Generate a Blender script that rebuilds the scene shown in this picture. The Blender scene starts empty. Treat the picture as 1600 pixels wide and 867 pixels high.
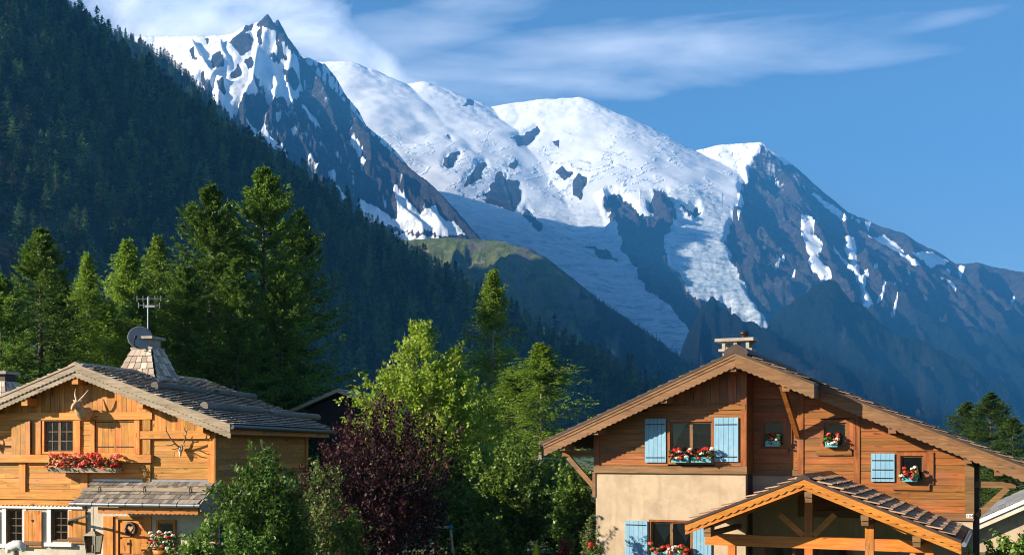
import bpy, math, random
import numpy as np
from mathutils import Vector, Matrix

# ------------------------------------------------------------------ camera, sky, sun, exposure
S = bpy.context.scene
C = S.collection
FPX, HX, HY, CAMZ = 1700.0, 800.0, 705.0, 4.4      # focal length in photo pixels, optical axis column, eye-level row, eye height
cam_d = bpy.data.cameras.new("camera"); cam = bpy.data.objects.new("camera", cam_d); C.objects.link(cam)
cam.location = (0, 0, CAMZ); cam.rotation_euler = (math.radians(90), 0, 0)
cam_d.sensor_width = 36; cam_d.lens = 36 * FPX / 1600; cam_d.shift_y = (HY - 433.5) / 1600
cam_d.clip_start = 0.5; cam_d.clip_end = 60000
S.camera = cam
SUN_EL = math.radians(21.5)
SUN_XY = Vector((-1.871, -0.52)).normalized()       # towards the sun: left of the view, slightly behind the camera
SUN_ROT = math.atan2(SUN_XY.x, SUN_XY.y)
sun_d = bpy.data.lights.new("sun", 'SUN'); sun_d.energy = 5.0; sun_d.angle = math.radians(0.5); sun_d.color = (1.0, 0.88, 0.70)
sun = bpy.data.objects.new("sun", sun_d); C.objects.link(sun)
to_sun = Vector((SUN_XY.x * math.cos(SUN_EL), SUN_XY.y * math.cos(SUN_EL), math.sin(SUN_EL)))
sun.rotation_euler = to_sun.to_track_quat('Z', 'Y').to_euler()
sun.location = (-40, -10, 60)

W = bpy.data.worlds.new("World"); S.world = W; W.use_nodes = True
def world_nodes():
    nt = W.node_tree; N = nt.nodes; L = nt.links; N.clear()
    out = N.new('ShaderNodeOutputWorld'); bg = N.new('ShaderNodeBackground')
    sky = N.new('ShaderNodeTexSky'); sky.sky_type = 'NISHITA'; sky.sun_disc = False
    sky.sun_elevation = SUN_EL; sky.sun_rotation = SUN_ROT; sky.altitude = 1000; sky.air_density = 1.0; sky.dust_density = 0.25; sky.ozone_density = 3.6
    tc = N.new('ShaderNodeTexCoord'); sep = N.new('ShaderNodeSeparateXYZ'); L.new(tc.outputs['Generated'], sep.inputs[0])
    def m(op, a, b=None, c=None, clamp=False):
        n = N.new('ShaderNodeMath'); n.operation = op; n.use_clamp = clamp
        for i, v in enumerate((a, b, c)):
            if v is None: continue
            if isinstance(v, (int, float)): n.inputs[i].default_value = v
            else: L.new(v, n.inputs[i])
        return n.outputs[0]
    # azimuth / elevation of the view ray
    az = m('ARCTAN2', sep.outputs[0], sep.outputs[1]); el = m('ARCSINE', sep.outputs[2])
    def noise(sx, sy, rot, seed, detail=6, rough=0.55, dist=0.0, warp=None):
        cmb = N.new('ShaderNodeCombineXYZ')
        a = m('ADD', m('MULTIPLY', az, math.cos(rot)), m('MULTIPLY', el, math.sin(rot)))
        b = m('SUBTRACT', m('MULTIPLY', el, math.cos(rot)), m('MULTIPLY', az, math.sin(rot)))
        L.new(m('MULTIPLY', a, sx), cmb.inputs[0]); L.new(m('MULTIPLY', b, sy), cmb.inputs[1]); cmb.inputs[2].default_value = seed
        n = N.new('ShaderNodeTexNoise'); n.inputs['Scale'].default_value = 1; n.inputs['Detail'].default_value = detail
        n.inputs['Roughness'].default_value = rough; n.inputs['Distortion'].default_value = dist
        L.new(cmb.outputs[0], n.inputs['Vector']); return n.outputs['Fac']
    def ell(px, py, rx, ry, rot=0.0, soft=1.0):
        a0 = math.atan2(px - HX, FPX); e0 = math.atan2(HY - py, math.hypot(FPX, px - HX))
        dx = m('SUBTRACT', az, a0); dy = m('SUBTRACT', el, e0)
        cx, sx = math.cos(rot), math.sin(rot)
        a = m('DIVIDE', m('ADD', m('MULTIPLY', dx, cx), m('MULTIPLY', dy, sx)), rx / FPX)
        b = m('DIVIDE', m('SUBTRACT', m('MULTIPLY', dy, cx), m('MULTIPLY', dx, sx)), ry / FPX)
        r2 = m('ADD', m('MULTIPLY', a, a), m('MULTIPLY', b, b))
        return m('SUBTRACT', 1.0, m('MULTIPLY', r2, soft), clamp=False)
    # streaks of high cirrus
    st = noise(4.0, 22, -0.03, 3.1, 7, 0.55, 0.5); st2 = noise(1.9, 6, 0.0, 7.7, 4, 0.5, 0.8)
    bank = m('MAXIMUM', m('MAXIMUM', ell(960, 92, 470, 60, 0.02), ell(640, 60, 300, 62, 0.30)), m('MAXIMUM', m('MULTIPLY', ell(1455, 35, 90, 12, 0.06), 0.28), ell(740, 115, 330, 58, 0.06)))
    bank = m('MAXIMUM', bank, -1.2)
    c1 = m('ADD', m('ADD', m('MULTIPLY', bank, 0.85), m('MULTIPLY', m('SUBTRACT', st, 0.52), 2.4)), m('MULTIPLY', m('SUBTRACT', st2, 0.5), 1.4))
    c1 = m('MULTIPLY', c1, 0.75, clamp=True)
    # puffs gathered round the summit
    pf = noise(9, 13, 0.2, 1.3, 7, 0.6, 0.6)
    puff = m('MAXIMUM', m('MAXIMUM', ell(260, 20, 190, 80), ell(465, 50, 100, 72, -0.5)), m('MAXIMUM', ell(580, 110, 150, 42, -0.45), ell(400, 5, 130, 45)))
    puff = m('MAXIMUM', puff, -1.5)
    c2 = m('ADD', m('MULTIPLY', puff, 1.0), m('MULTIPLY', m('SUBTRACT', pf, 0.44), 4.2))
    c2 = m('MULTIPLY', c2, 0.55, clamp=True)
    # the same thin cirrus in the rest of the sky
    c3 = m('MULTIPLY', m('SUBTRACT', noise(2.2, 9, 0.15, 11.0, 6, 0.55, 0.6), 0.60), 2.5, clamp=True)
    side = m('MULTIPLY', m('SUBTRACT', m('ABSOLUTE', az), 0.75), 3.0, clamp=True)
    c3 = m('MULTIPLY', c3, side)
    fac = m('MAXIMUM', m('MULTIPLY', c1, 0.68), m('MULTIPLY', c2, 1.0)); fac = m('MAXIMUM', fac, c3)
    tint = noise(5, 9, 0.1, 21.0, 5, 0.55, 0.3)
    ramp = N.new('ShaderNodeValToRGB'); ramp.color_ramp.elements[0].position = 0.36; ramp.color_ramp.elements[1].position = 0.66
    ramp.color_ramp.elements[0].color = (8.0, 8.8, 10.4, 1); ramp.color_ramp.elements[1].color = (15.0, 14.6, 14.6, 1)
    L.new(tint, ramp.inputs[0])
    mix = N.new('ShaderNodeMix'); mix.data_type = 'RGBA'; mix.clamp_factor = True
    L.new(fac, mix.inputs[0]); L.new(sky.outputs[0], mix.inputs[6]); L.new(ramp.outputs[0], mix.inputs[7])
    L.new(mix.outputs[2], bg.inputs[0]); bg.inputs[1].default_value = SKY_STRENGTH
    L.new(bg.outputs[0], out.inputs[0])
SKY_STRENGTH = 0.055
world_nodes()
S.view_settings.view_transform = 'Standard'; S.view_settings.look = 'None'
S.view_settings.gamma = 1.0; S.view_settings.use_curve_mapping = False
S.view_settings.exposure = 1.5
S.render.engine = 'CYCLES'
S.cycles.use_denoising = True; S.cycles.filter_width = 1.05
S.cycles.max_bounces = 6; S.cycles.diffuse_bounces = 3; S.cycles.glossy_bounces = 2; S.cycles.transmission_bounces = 4
S.cycles.volume_bounces = 0; S.cycles.transparent_max_bounces = 8
S.cycles.caustics_reflective = False; S.cycles.caustics_refractive = False

rnd = random.Random(7)
rng = np.random.default_rng(11)

# ------------------------------------------------------------------ helpers
def tag(o, label=None, cat=None, group=None, kind=None):
    if label: o["label"] = label
    if cat: o["category"] = cat
    if group: o["group"] = group
    if kind: o["kind"] = kind
    return o
def at(px, py, Y):                                   # photo column/row at distance Y -> world point
    return Vector(((px - HX) / FPX * Y, Y, CAMZ + (HY - py) / FPX * Y))
def empty(name, loc=(0, 0, 0), rz=0.0):
    o = bpy.data.objects.new(name, None); C.objects.link(o); o.location = loc; o.rotation_euler = (0, 0, rz)
    o.empty_display_size = 0.3
    return o
def link_mesh(name, me, mat=None, parent=None, loc=None):
    o = bpy.data.objects.new(name, me); C.objects.link(o)
    if mat is not None and not me.materials: me.materials.append(mat)
    if parent is not None: o.parent = parent
    if loc is not None: o.location = loc
    return o
def np_mesh(name, V, F, mat=None, smooth=False):     # V (n,3), F (m,k) arrays
    me = bpy.data.meshes.new(name)
    V = np.ascontiguousarray(V, dtype=np.float32); F = np.ascontiguousarray(F, dtype=np.int32)
    k = F.shape[1]
    me.vertices.add(len(V)); me.vertices.foreach_set("co", V.ravel())
    me.loops.add(F.size); me.loops.foreach_set("vertex_index", F.ravel())
    me.polygons.add(len(F)); me.polygons.foreach_set("loop_start", np.arange(0, F.size, k, dtype=np.int32))
    me.polygons.foreach_set("loop_total", np.full(len(F), k, dtype=np.int32))
    if smooth: me.polygons.foreach_set("use_smooth", np.ones(len(F), dtype=bool))
    if mat is not None: me.materials.append(mat)
    me.update(calc_edges=True)
    return me
class MB:                                            # collects simple shapes into one mesh
    def __init__(s): s.v = []; s.f = []; s.sm = []
    def add(s, V, F, smooth=False):
        b = len(s.v); s.v += [tuple(p) for p in V]; s.f += [tuple(i + b for i in f) for f in F]; s.sm += [smooth] * len(F); return s
    def box(s, x0, x1, y0, y1, z0, z1):
        V = [(x0,y0,z0),(x1,y0,z0),(x1,y1,z0),(x0,y1,z0),(x0,y0,z1),(x1,y0,z1),(x1,y1,z1),(x0,y1,z1)]
        return s.add(V, [(0,3,2,1),(4,5,6,7),(0,1,5,4),(1,2,6,5),(2,3,7,6),(3,0,4,7)])
    def beam(s, a, b, w, h, up=(0, 0, 1)):           # rectangular bar from a to b, w across, h along 'up'
        a = Vector(a); b = Vector(b); d = (b - a).normalized(); up = Vector(up)
        x = d.cross(up)
        if x.length < 1e-5: x = d.cross(Vector((1, 0, 0)))
        x.normalize(); y = x.cross(d); V = []
        for p in (a, b):
            for sx, sy in ((-1,-1),(1,-1),(1,1),(-1,1)): V.append(p + x * (sx * w / 2) + y * (sy * h / 2))
        return s.add(V, [(0,1,2,3),(7,6,5,4),(0,4,5,1),(1,5,6,2),(2,6,7,3),(3,7,4,0)])
    def prism(s, poly, y0, y1):                      # polygon in x,z extruded along y
        n = len(poly); V = [(p[0], y0, p[1]) for p in poly] + [(p[0], y1, p[1]) for p in poly]
        F = [tuple(range(n - 1, -1, -1)), tuple(range(n, 2 * n))] + [(i, (i+1) % n, n + (i+1) % n, n + i) for i in range(n)]
        return s.add(V, F)
    def prism_x(s, poly, x0, x1):                    # polygon in y,z extruded along x
        n = len(poly); V = [(x0, p[0], p[1]) for p in poly] + [(x1, p[0], p[1]) for p in poly]
        F = [tuple(range(n - 1, -1, -1)), tuple(range(n, 2 * n))] + [(i, (i+1) % n, n + (i+1) % n, n + i) for i in range(n)]
        return s.add(V, F)
    def tube(s, pts, rad, n=8, cap=True):
        pts = [Vector(p) for p in pts]; rads = rad if isinstance(rad, (list, tuple)) else [rad] * len(pts); V = []; F = []
        for i, p in enumerate(pts):
            d = (pts[min(i + 1, len(pts) - 1)] - pts[max(i - 1, 0)]).normalized()
            x = d.cross(Vector((0, 0, 1)))
            if x.length < 1e-3: x = d.cross(Vector((1, 0, 0)))
            x.normalize(); y = d.cross(x)
            for k in range(n):
                t = 2 * math.pi * k / n; V.append(p + x * math.cos(t) * rads[i] + y * math.sin(t) * rads[i])
        for i in range(len(pts) - 1):
            for k in range(n): F.append((i*n + k, i*n + (k+1) % n, (i+1)*n + (k+1) % n, (i+1)*n + k))
        s.add(V, F, True)
        if cap: s.add(V[:n], [tuple(range(n))]); s.add(V[-n:], [tuple(range(n - 1, -1, -1))])
        return s
    def lathe(s, prof, c=(0, 0, 0), n=16, axis='z'): # prof: (r, h) pairs
        V = []; F = []
        for r, h in prof:
            for k in range(n):
                t = 2 * math.pi * k / n; x, y = r * math.cos(t), r * math.sin(t)
                V.append((c[0]+x, c[1]+y, c[2]+h) if axis == 'z' else (c[0]+x, c[1]+h, c[2]+y))
        for i in range(len(prof) - 1):
            for k in range(n): F.append((i*n + k, i*n + (k+1) % n, (i+1)*n + (k+1) % n, (i+1)*n + k))
        return s.add(V, F, True)
    def mesh(s, name, mat=None):
        me = bpy.data.meshes.new(name); me.from_pydata(s.v, [], s.f)
        if mat is not None: me.materials.append(mat)
        me.polygons.foreach_set("use_smooth", s.sm); me.update(); return me
    def build(s, name, mat=None, parent=None, loc=None):
        return link_mesh(name, s.mesh(name, mat), None, parent, loc)

# ---- numpy noise
def _hash(ix, iy, seed):
    h = (ix.astype(np.int64) * 374761393 + iy.astype(np.int64) * 668265263 + seed * 1442695041) & 0xffffffff
    h = ((h ^ (h >> 13)) * 1274126177) & 0xffffffff
    return ((h ^ (h >> 16)) & 0xffff) / 65535.0
def gnoise(x, y, seed=0):
    ix = np.floor(x); iy = np.floor(y); fx = x - ix; fy = y - iy
    u = fx*fx*fx*(fx*(fx*6-15)+10); v = fy*fy*fy*(fy*(fy*6-15)+10)
    def g(dx, dy):
        a = _hash(ix + dx, iy + dy, seed) * 2 * np.pi
        return np.cos(a) * (fx - dx) + np.sin(a) * (fy - dy)
    n00, n10, n01, n11 = g(0,0), g(1,0), g(0,1), g(1,1)
    return ((n00*(1-u) + n10*u)*(1-v) + (n01*(1-u) + n11*u)*v) * 1.5
def fbm(x, y, oct=5, seed=0, gain=0.5, lac=2.03):
    r = 0; a = 1.0; t = 0
    for o in range(oct): r = r + a * gnoise(x, y, seed + o * 17); t += a; a *= gain; x = x * lac + 3.7; y = y * lac + 1.3
    return r / t
def ridged(x, y, oct=5, seed=0, gain=0.5, lac=2.07):
    r = 0; a = 1.0; t = 0
    for o in range(oct): r = r + a * (1 - np.abs(gnoise(x, y, seed + o * 13)) * 1.6); t += a; a *= gain; x = x * lac + 5.1; y = y * lac + 2.9
    return r / t

# ------------------------------------------------------------------ materials
MATS = {}
def nodes(name):
    m = bpy.data.materials.new(name); m.use_nodes = True; nt = m.node_tree
    b = nt.nodes["Principled BSDF"]; return m, nt, nt.nodes, nt.links, b
def mixc(nt, fac, a, b, mode='MIX'):
    n = nt.nodes.new('ShaderNodeMix'); n.data_type = 'RGBA'; n.blend_type = mode
    for i, v in ((0, fac), (6, a), (7, b)):
        if isinstance(v, (int, float)): n.inputs[i].default_value = v
        elif isinstance(v, tuple): n.inputs[i].default_value = v if len(v) == 4 else v + (1,)
        else: nt.links.new(v, n.inputs[i])
    return n.outputs[2]
def mth(nt, op, a, b=None, clamp=False):
    n = nt.nodes.new('ShaderNodeMath'); n.operation = op; n.use_clamp = clamp
    for i, v in enumerate((a, b)):
        if v is None: continue
        if isinstance(v, (int, float)): n.inputs[i].default_value = v
        else: nt.links.new(v, n.inputs[i])
    return n.outputs[0]
def tex(nt, scale=1.0, vec=(1, 1, 1), detail=5, rough=0.55, coord='Object', dist=0.0, off=None):
    tc = nt.nodes.new('ShaderNodeTexCoord'); mp = nt.nodes.new('ShaderNodeMapping'); mp.inputs['Scale'].default_value = vec
    nt.links.new(tc.outputs[coord], mp.inputs[0])
    n = nt.nodes.new('ShaderNodeTexNoise'); n.inputs['Scale'].default_value = scale; n.inputs['Detail'].default_value = detail
    n.inputs['Roughness'].default_value = rough; n.inputs['Distortion'].default_value = dist
    if off is not None:
        ad = nt.nodes.new('ShaderNodeVectorMath'); ad.operation = 'ADD'; nt.links.new(mp.outputs[0], ad.inputs[0]); nt.links.new(off, ad.inputs[1])
        nt.links.new(ad.outputs[0], n.inputs['Vector'])
    else: nt.links.new(mp.outputs[0], n.inputs['Vector'])
    return n.outputs['Fac']
def ramp(nt, f, stops):
    r = nt.nodes.new('ShaderNodeValToRGB'); el = r.color_ramp.elements
    while len(el) < len(stops): el.new(0.5)
    for e, (p, c) in zip(el, stops): e.position = p; e.color = c if len(c) == 4 else c + (1,)
    nt.links.new(f, r.inputs[0]); return r.outputs[0]
def bump(nt, b, f, strength=0.3, dist=0.02):
    n = nt.nodes.new('ShaderNodeBump'); n.inputs['Strength'].default_value = strength; n.inputs['Distance'].default_value = dist
    nt.links.new(f, n.inputs['Height']); nt.links.new(n.outputs[0], b.inputs['Normal'])
def wood(name, c1, c2, c3, grain=(1.2, 9, 22), rough=0.6, vary=0.35, spec=0.3, knots=True):
    """timber: grain along local x, brightness differing from board to board, a few dark knots and streaks"""
    m, nt, N, L, b = nodes(name)
    oi = N.new('ShaderNodeObjectInfo'); sc = N.new('ShaderNodeVectorMath'); sc.operation = 'SCALE'; sc.inputs[0].default_value = (37, 91, 53)
    L.new(oi.outputs['Random'], sc.inputs[3]); off = sc.outputs[0]
    g = tex(nt, 1.0, grain, 6, 0.62, dist=0.6, off=off); big = tex(nt, 0.9, (0.5, 1, 2.2), 4, 0.6, off=off)
    col = ramp(nt, g, [(0.28, c1), (0.5, c2), (0.72, c3)])
    col = mixc(nt, mth(nt, 'MULTIPLY', mth(nt, 'SUBTRACT', big, 0.42, True), 1.6, True), col, tuple(x * 0.5 for x in c1), 'MIX')
    kn = tex(nt, 1.0, tuple(max(2.2, x * 0.45) for x in grain), 2, 0.4, off=off, dist=0.3)
    if knots: col = mixc(nt, mth(nt, 'MULTIPLY', mth(nt, 'SUBTRACT', kn, 0.66, True), 9.0, True), col, tuple(x * 0.35 for x in c1))
    grey = tex(nt, 0.6, (0.8, 1, 1.6), 5, 0.6); col = mixc(nt, mth(nt, 'MULTIPLY', mth(nt, 'SUBTRACT', grey, 0.5, True), 1.3, True), col, tuple(sum(c2) / 3 * k for k in (1.05, 0.92, 0.78)))
    hv = N.new('ShaderNodeHueSaturation'); L.new(col, hv.inputs['Color'])
    L.new(mth(nt, 'ADD', mth(nt, 'MULTIPLY', oi.outputs['Random'], vary * 2), 1 - vary), hv.inputs['Value'])
    L.new(mth(nt, 'ADD', mth(nt, 'MULTIPLY', oi.outputs['Random'], -0.02), 0.51), hv.inputs['Hue'])
    L.new(hv.outputs[0], b.inputs['Base Color']); b.inputs['Roughness'].default_value = rough; b.inputs['Specular IOR Level'].default_value = spec
    bump(nt, b, g, 0.35, 0.006); MATS[name] = m; return m
def wood_v(name, c1, c2, c3, **k): return wood(name, c1, c2, c3, grain=(14, 9, 1.2), **k)   # grain upright
def plain(name, c, rough=0.6, metal=0.0, var=0.12, scale=6.0, bmp=0.0, spec=0.4):
    m, nt, N, L, b = nodes(name); f = tex(nt, scale, detail=6, rough=0.65)
    lo = tuple(x * (1 - 2 * var) for x in c); hi = tuple(min(1, x * (1 + var)) for x in c)
    L.new(ramp(nt, f, [(0.3, lo), (0.7, hi)]), b.inputs['Base Color']); b.inputs['Roughness'].default_value = rough
    b.inputs['Metallic'].default_value = metal; b.inputs['Specular IOR Level'].default_value = spec
    if bmp: bump(nt, b, tex(nt, scale * 6, detail=5), bmp, 0.01)
    MATS[name] = m; return m
def leaf(name, dark, mid, light, trans=0.35, rough=0.5, scale=1.2, vary=0.2):
    """leaves and needles: colour differs leaf by leaf and clump by clump; thin, so some light passes through"""
    m, nt, N, L, b = nodes(name); geo = N.new('ShaderNodeNewGeometry'); oi = N.new('ShaderNodeObjectInfo')
    clump = tex(nt, scale, detail=3)
    f = mth(nt, 'ADD', mth(nt, 'MULTIPLY', geo.outputs['Random Per Island'], 0.5), mth(nt, 'MULTIPLY', clump, 0.55))
    col = ramp(nt, f, [(0.2, dark), (0.5, mid), (0.8, light)])
    hv = N.new('ShaderNodeHueSaturation'); L.new(col, hv.inputs['Color'])
    L.new(mth(nt, 'ADD', mth(nt, 'MULTIPLY', mth(nt, 'POWER', oi.outputs['Random'], 1.6), 2 * vary), 1 - vary), hv.inputs['Value'])
    L.new(hv.outputs[0], b.inputs['Base Color']); b.inputs['Roughness'].default_value = rough; b.inputs['Specular IOR Level'].default_value = 0.3
    tr = N.new('ShaderNodeBsdfTranslucent'); L.new(hv.outputs[0], tr.inputs[0])
    mx = N.new('ShaderNodeMixShader'); mx.inputs[0].default_value = trans
    L.new(b.outputs[0], mx.inputs[1]); L.new(tr.outputs[0], mx.inputs[2]); L.new(mx.outputs[0], N['Material Output'].inputs[0])
    MATS[name] = m; return m

# ------------------------------------------------------------------ mountains: heightfields grown from ridge lines
def terrain_mat(name, rock1, rock2, rock3, grass1=(0.09, 0.12, 0.03), grass2=(0.20, 0.20, 0.07), bumpd=48.0):
    m, nt, N, L, b = nodes(name)
    def attr(n): a = N.new('ShaderNodeAttribute'); a.attribute_name = n; return a.outputs['Fac']
    n1 = tex(nt, 0.009, (1, 1, 1.4), 11, 0.72); nf = tex(nt, 0.035, (1, 0.6, 1.2), 9, 0.75); n2 = tex(nt, 0.0018, (1, 1, 1), 6, 0.6); n3 = tex(nt, 0.03, (1, 1, 1), 6, 0.65)
    strata = tex(nt, 0.004, (0.6, 0.6, 5), 6, 0.65, dist=0.8)
    rock = ramp(nt, mth(nt, 'ADD', mth(nt, 'MULTIPLY', n1, 0.6), mth(nt, 'MULTIPLY', nf, 0.4)), [(0.36, rock1), (0.5, rock2), (0.64, rock3)])
    rock = mixc(nt, mth(nt, 'MULTIPLY', mth(nt, 'SUBTRACT', strata, 0.45, True), 1.6, True), rock, rock1)
    grass = ramp(nt, n3, [(0.35, grass1), (0.65, grass2)])
    scree = mth(nt, 'MULTIPLY', mth(nt, 'SUBTRACT', n1, 0.57, True), 9.0, True)
    grass = mixc(nt, scree, grass, tuple(min(1, x * 1.9) for x in rock3))
    gf = mth(nt, 'MULTIPLY', mth(nt, 'ADD', mth(nt, 'SUBTRACT', attr('green'), 0.5), mth(nt, 'MULTIPLY', mth(nt, 'SUBTRACT', n3, 0.5), 0.9)), 4.0, False)
    gf = mth(nt, 'ADD', gf, 0.5, True)
    base = mixc(nt, gf, rock, grass)
    wood_ = ramp(nt, n3, [(0.35, (0.005, 0.011, 0.010)), (0.65, (0.014, 0.026, 0.016))])  # forest colour darkened to stand in for shade on the far slopes
    base = mixc(nt, attr('forest'), base, wood_)
    crev = tex(nt, 0.016, (0.45, 1.5, 1.5), 9, 0.72, dist=0.7)
    ice = ramp(nt, crev, [(0.36, (0.26, 0.40, 0.52)), (0.48, (0.62, 0.72, 0.80)), (0.6, (0.84, 0.88, 0.91))])
    snow = ramp(nt, n2, [(0.3, (0.82, 0.85, 0.88)), (0.7, (0.90, 0.91, 0.92))])
    snow = mixc(nt, attr('ice'), snow, ice)
    sf = mth(nt, 'ADD', mth(nt, 'SUBTRACT', attr('snow'), 0.5), mth(nt, 'MULTIPLY', mth(nt, 'SUBTRACT', n1, 0.5), 0.75))
    sf = mth(nt, 'ADD', mth(nt, 'MULTIPLY', sf, 9.0), 0.5, True)
    L.new(mixc(nt, sf, base, snow), b.inputs['Base Color']); b.inputs['Roughness'].default_value = 0.85; b.inputs['Specular IOR Level'].default_value = 0.1
    hgt = mth(nt, 'ADD', mth(nt, 'MULTIPLY', mth(nt, 'ADD', mth(nt, 'SUBTRACT', 1.0, mth(nt, 'ABSOLUTE', mth(nt, 'SUBTRACT', mth(nt, 'MULTIPLY', n1, 3.0), 1.5))), mth(nt, 'SUBTRACT', mth(nt, 'MULTIPLY', nf, 0.7), 1.0)), mth(nt, 'SUBTRACT', 1.03, sf)), mth(nt, 'MULTIPLY', mth(nt, 'SUBTRACT', 1.0, mth(nt, 'ABSOLUTE', mth(nt, 'SUBTRACT', mth(nt, 'MULTIPLY', crev, 4.0), 2.0))), mth(nt, 'MULTIPLY', attr('ice'), 0.24)))
    bump(nt, b, hgt, 1.0, bumpd); MATS[name] = m; return m

def polar_grid(px0, px1, n, y0, y1, m, geo=True):
    u = (np.linspace(px0, px1, n) - HX) / FPX
    yy = np.geomspace(y0, y1, m) if geo else np.linspace(y0, y1, m)
    Y, U = np.meshgrid(yy, u, indexing='ij')
    return U * Y, Y
def grid_faces(m, n):
    i = np.arange(m * n).reshape(m, n)
    return np.stack([i[:-1, :-1].ravel(), i[:-1, 1:].ravel(), i[1:, 1:].ravel(), i[1:, :-1].ravel()], 1)
def ridge_pts(pp): return np.array([tuple(at(*p)) for p in pp])
def cone_ridge(X, Y, pts, k, r=0.0, H=None, kf=None):
    """highest surface falling away at slope k from a 3-D ridge line (r rounds the crest)"""
    if H is None: H = np.full(X.shape, -9000.0)
    ks = k if isinstance(k, list) else [k] * len(pts)
    for a, b, k in zip(pts[:-1], pts[1:], ks):
        d = b[:2] - a[:2]; L2 = float(d @ d) + 1e-9
        t = np.clip(((X - a[0]) * d[0] + (Y - a[1]) * d[1]) / L2, 0, 1)
        dx = X - (a[0] + t * d[0]); dy = Y - (a[1] + t * d[1]); dist = np.sqrt(dx*dx + dy*dy)
        kk = k
        if kf is not None: kk = np.where(dy < 0, k, max(k, kf))
        H = np.maximum(H, a[2] + t * (b[2] - a[2]) - kk * (np.sqrt(dist*dist + r*r) - r))
    return H
def smax(a, b, w): return np.maximum(a, b) + w * 0.25 * np.maximum(0, 1 - np.abs(a - b) / w) ** 2
def proj(X, Y, Z): return HX + FPX * X / Y, HY - FPX * (Z - CAMZ) / Y
def inpoly(px, py, poly):
    r = np.zeros(px.shape, bool); n = len(poly); j = n - 1
    for i in range(n):
        xi, yi = poly[i]; xj, yj = poly[j]
        c = ((yi > py) != (yj > py)) & (px < (xj - xi) * (py - yi) / ((yj - yi) or 1e-9) + xi)
        r ^= c; j = i
    return r
def crop(s, ox, oy, pts): return [(ox + x * s, oy + y * s) for x, y in pts]
def finish_terrain(name, X, Y, Z, mat, attrs):
    m, n = X.shape
    me = np_mesh(name, np.stack([X.ravel(), Y.ravel(), Z.ravel()], 1), grid_faces(m, n), mat, smooth=True)
    for k, v in attrs.items():
        a = me.attributes.new(k, 'FLOAT', 'POINT'); a.data.foreach_set('value', np.ascontiguousarray(v.ravel(), dtype=np.float32))
    o = link_mesh(name, me); tag(o, kind='structure'); return o
def soft(a, it=1):
    for _ in range(it):
        p = np.pad(a, 1, mode='edge'); a = (p[1:-1, 1:-1] * 2 + p[:-2, 1:-1] + p[2:, 1:-1] + p[1:-1, :-2] + p[1:-1, 2:]) / 6
    return a
def hit(hf, px, py, y0, y1, n=400):                  # distance at which the sight line first meets a surface
    ys = np.linspace(y0, y1, n); P = np.array([tuple(at(px, py, y)) for y in ys])
    h = hf(P[:, 0][None], P[:, 1][None])[0]; w = np.nonzero(h >= P[:, 2])[0]
    return ys[w[0]] if len(w) else y1
def ribs_on(hf, paths, y0, y1, lift):
    out = []
    for path in paths: out.append(ridge_pts([(px, py, hit(hf, px, py, y0, y1) * (1 - lift)) for px, py in path]))
    return out

M_massif = terrain_mat('rock_snow_massif', (0.030, 0.028, 0.034), (0.092, 0.080, 0.082), (0.20, 0.165, 0.155))
M_midi = terrain_mat('rock_snow_peak', (0.036, 0.036, 0.042), (0.085, 0.082, 0.088), (0.16, 0.15, 0.15))

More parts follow.
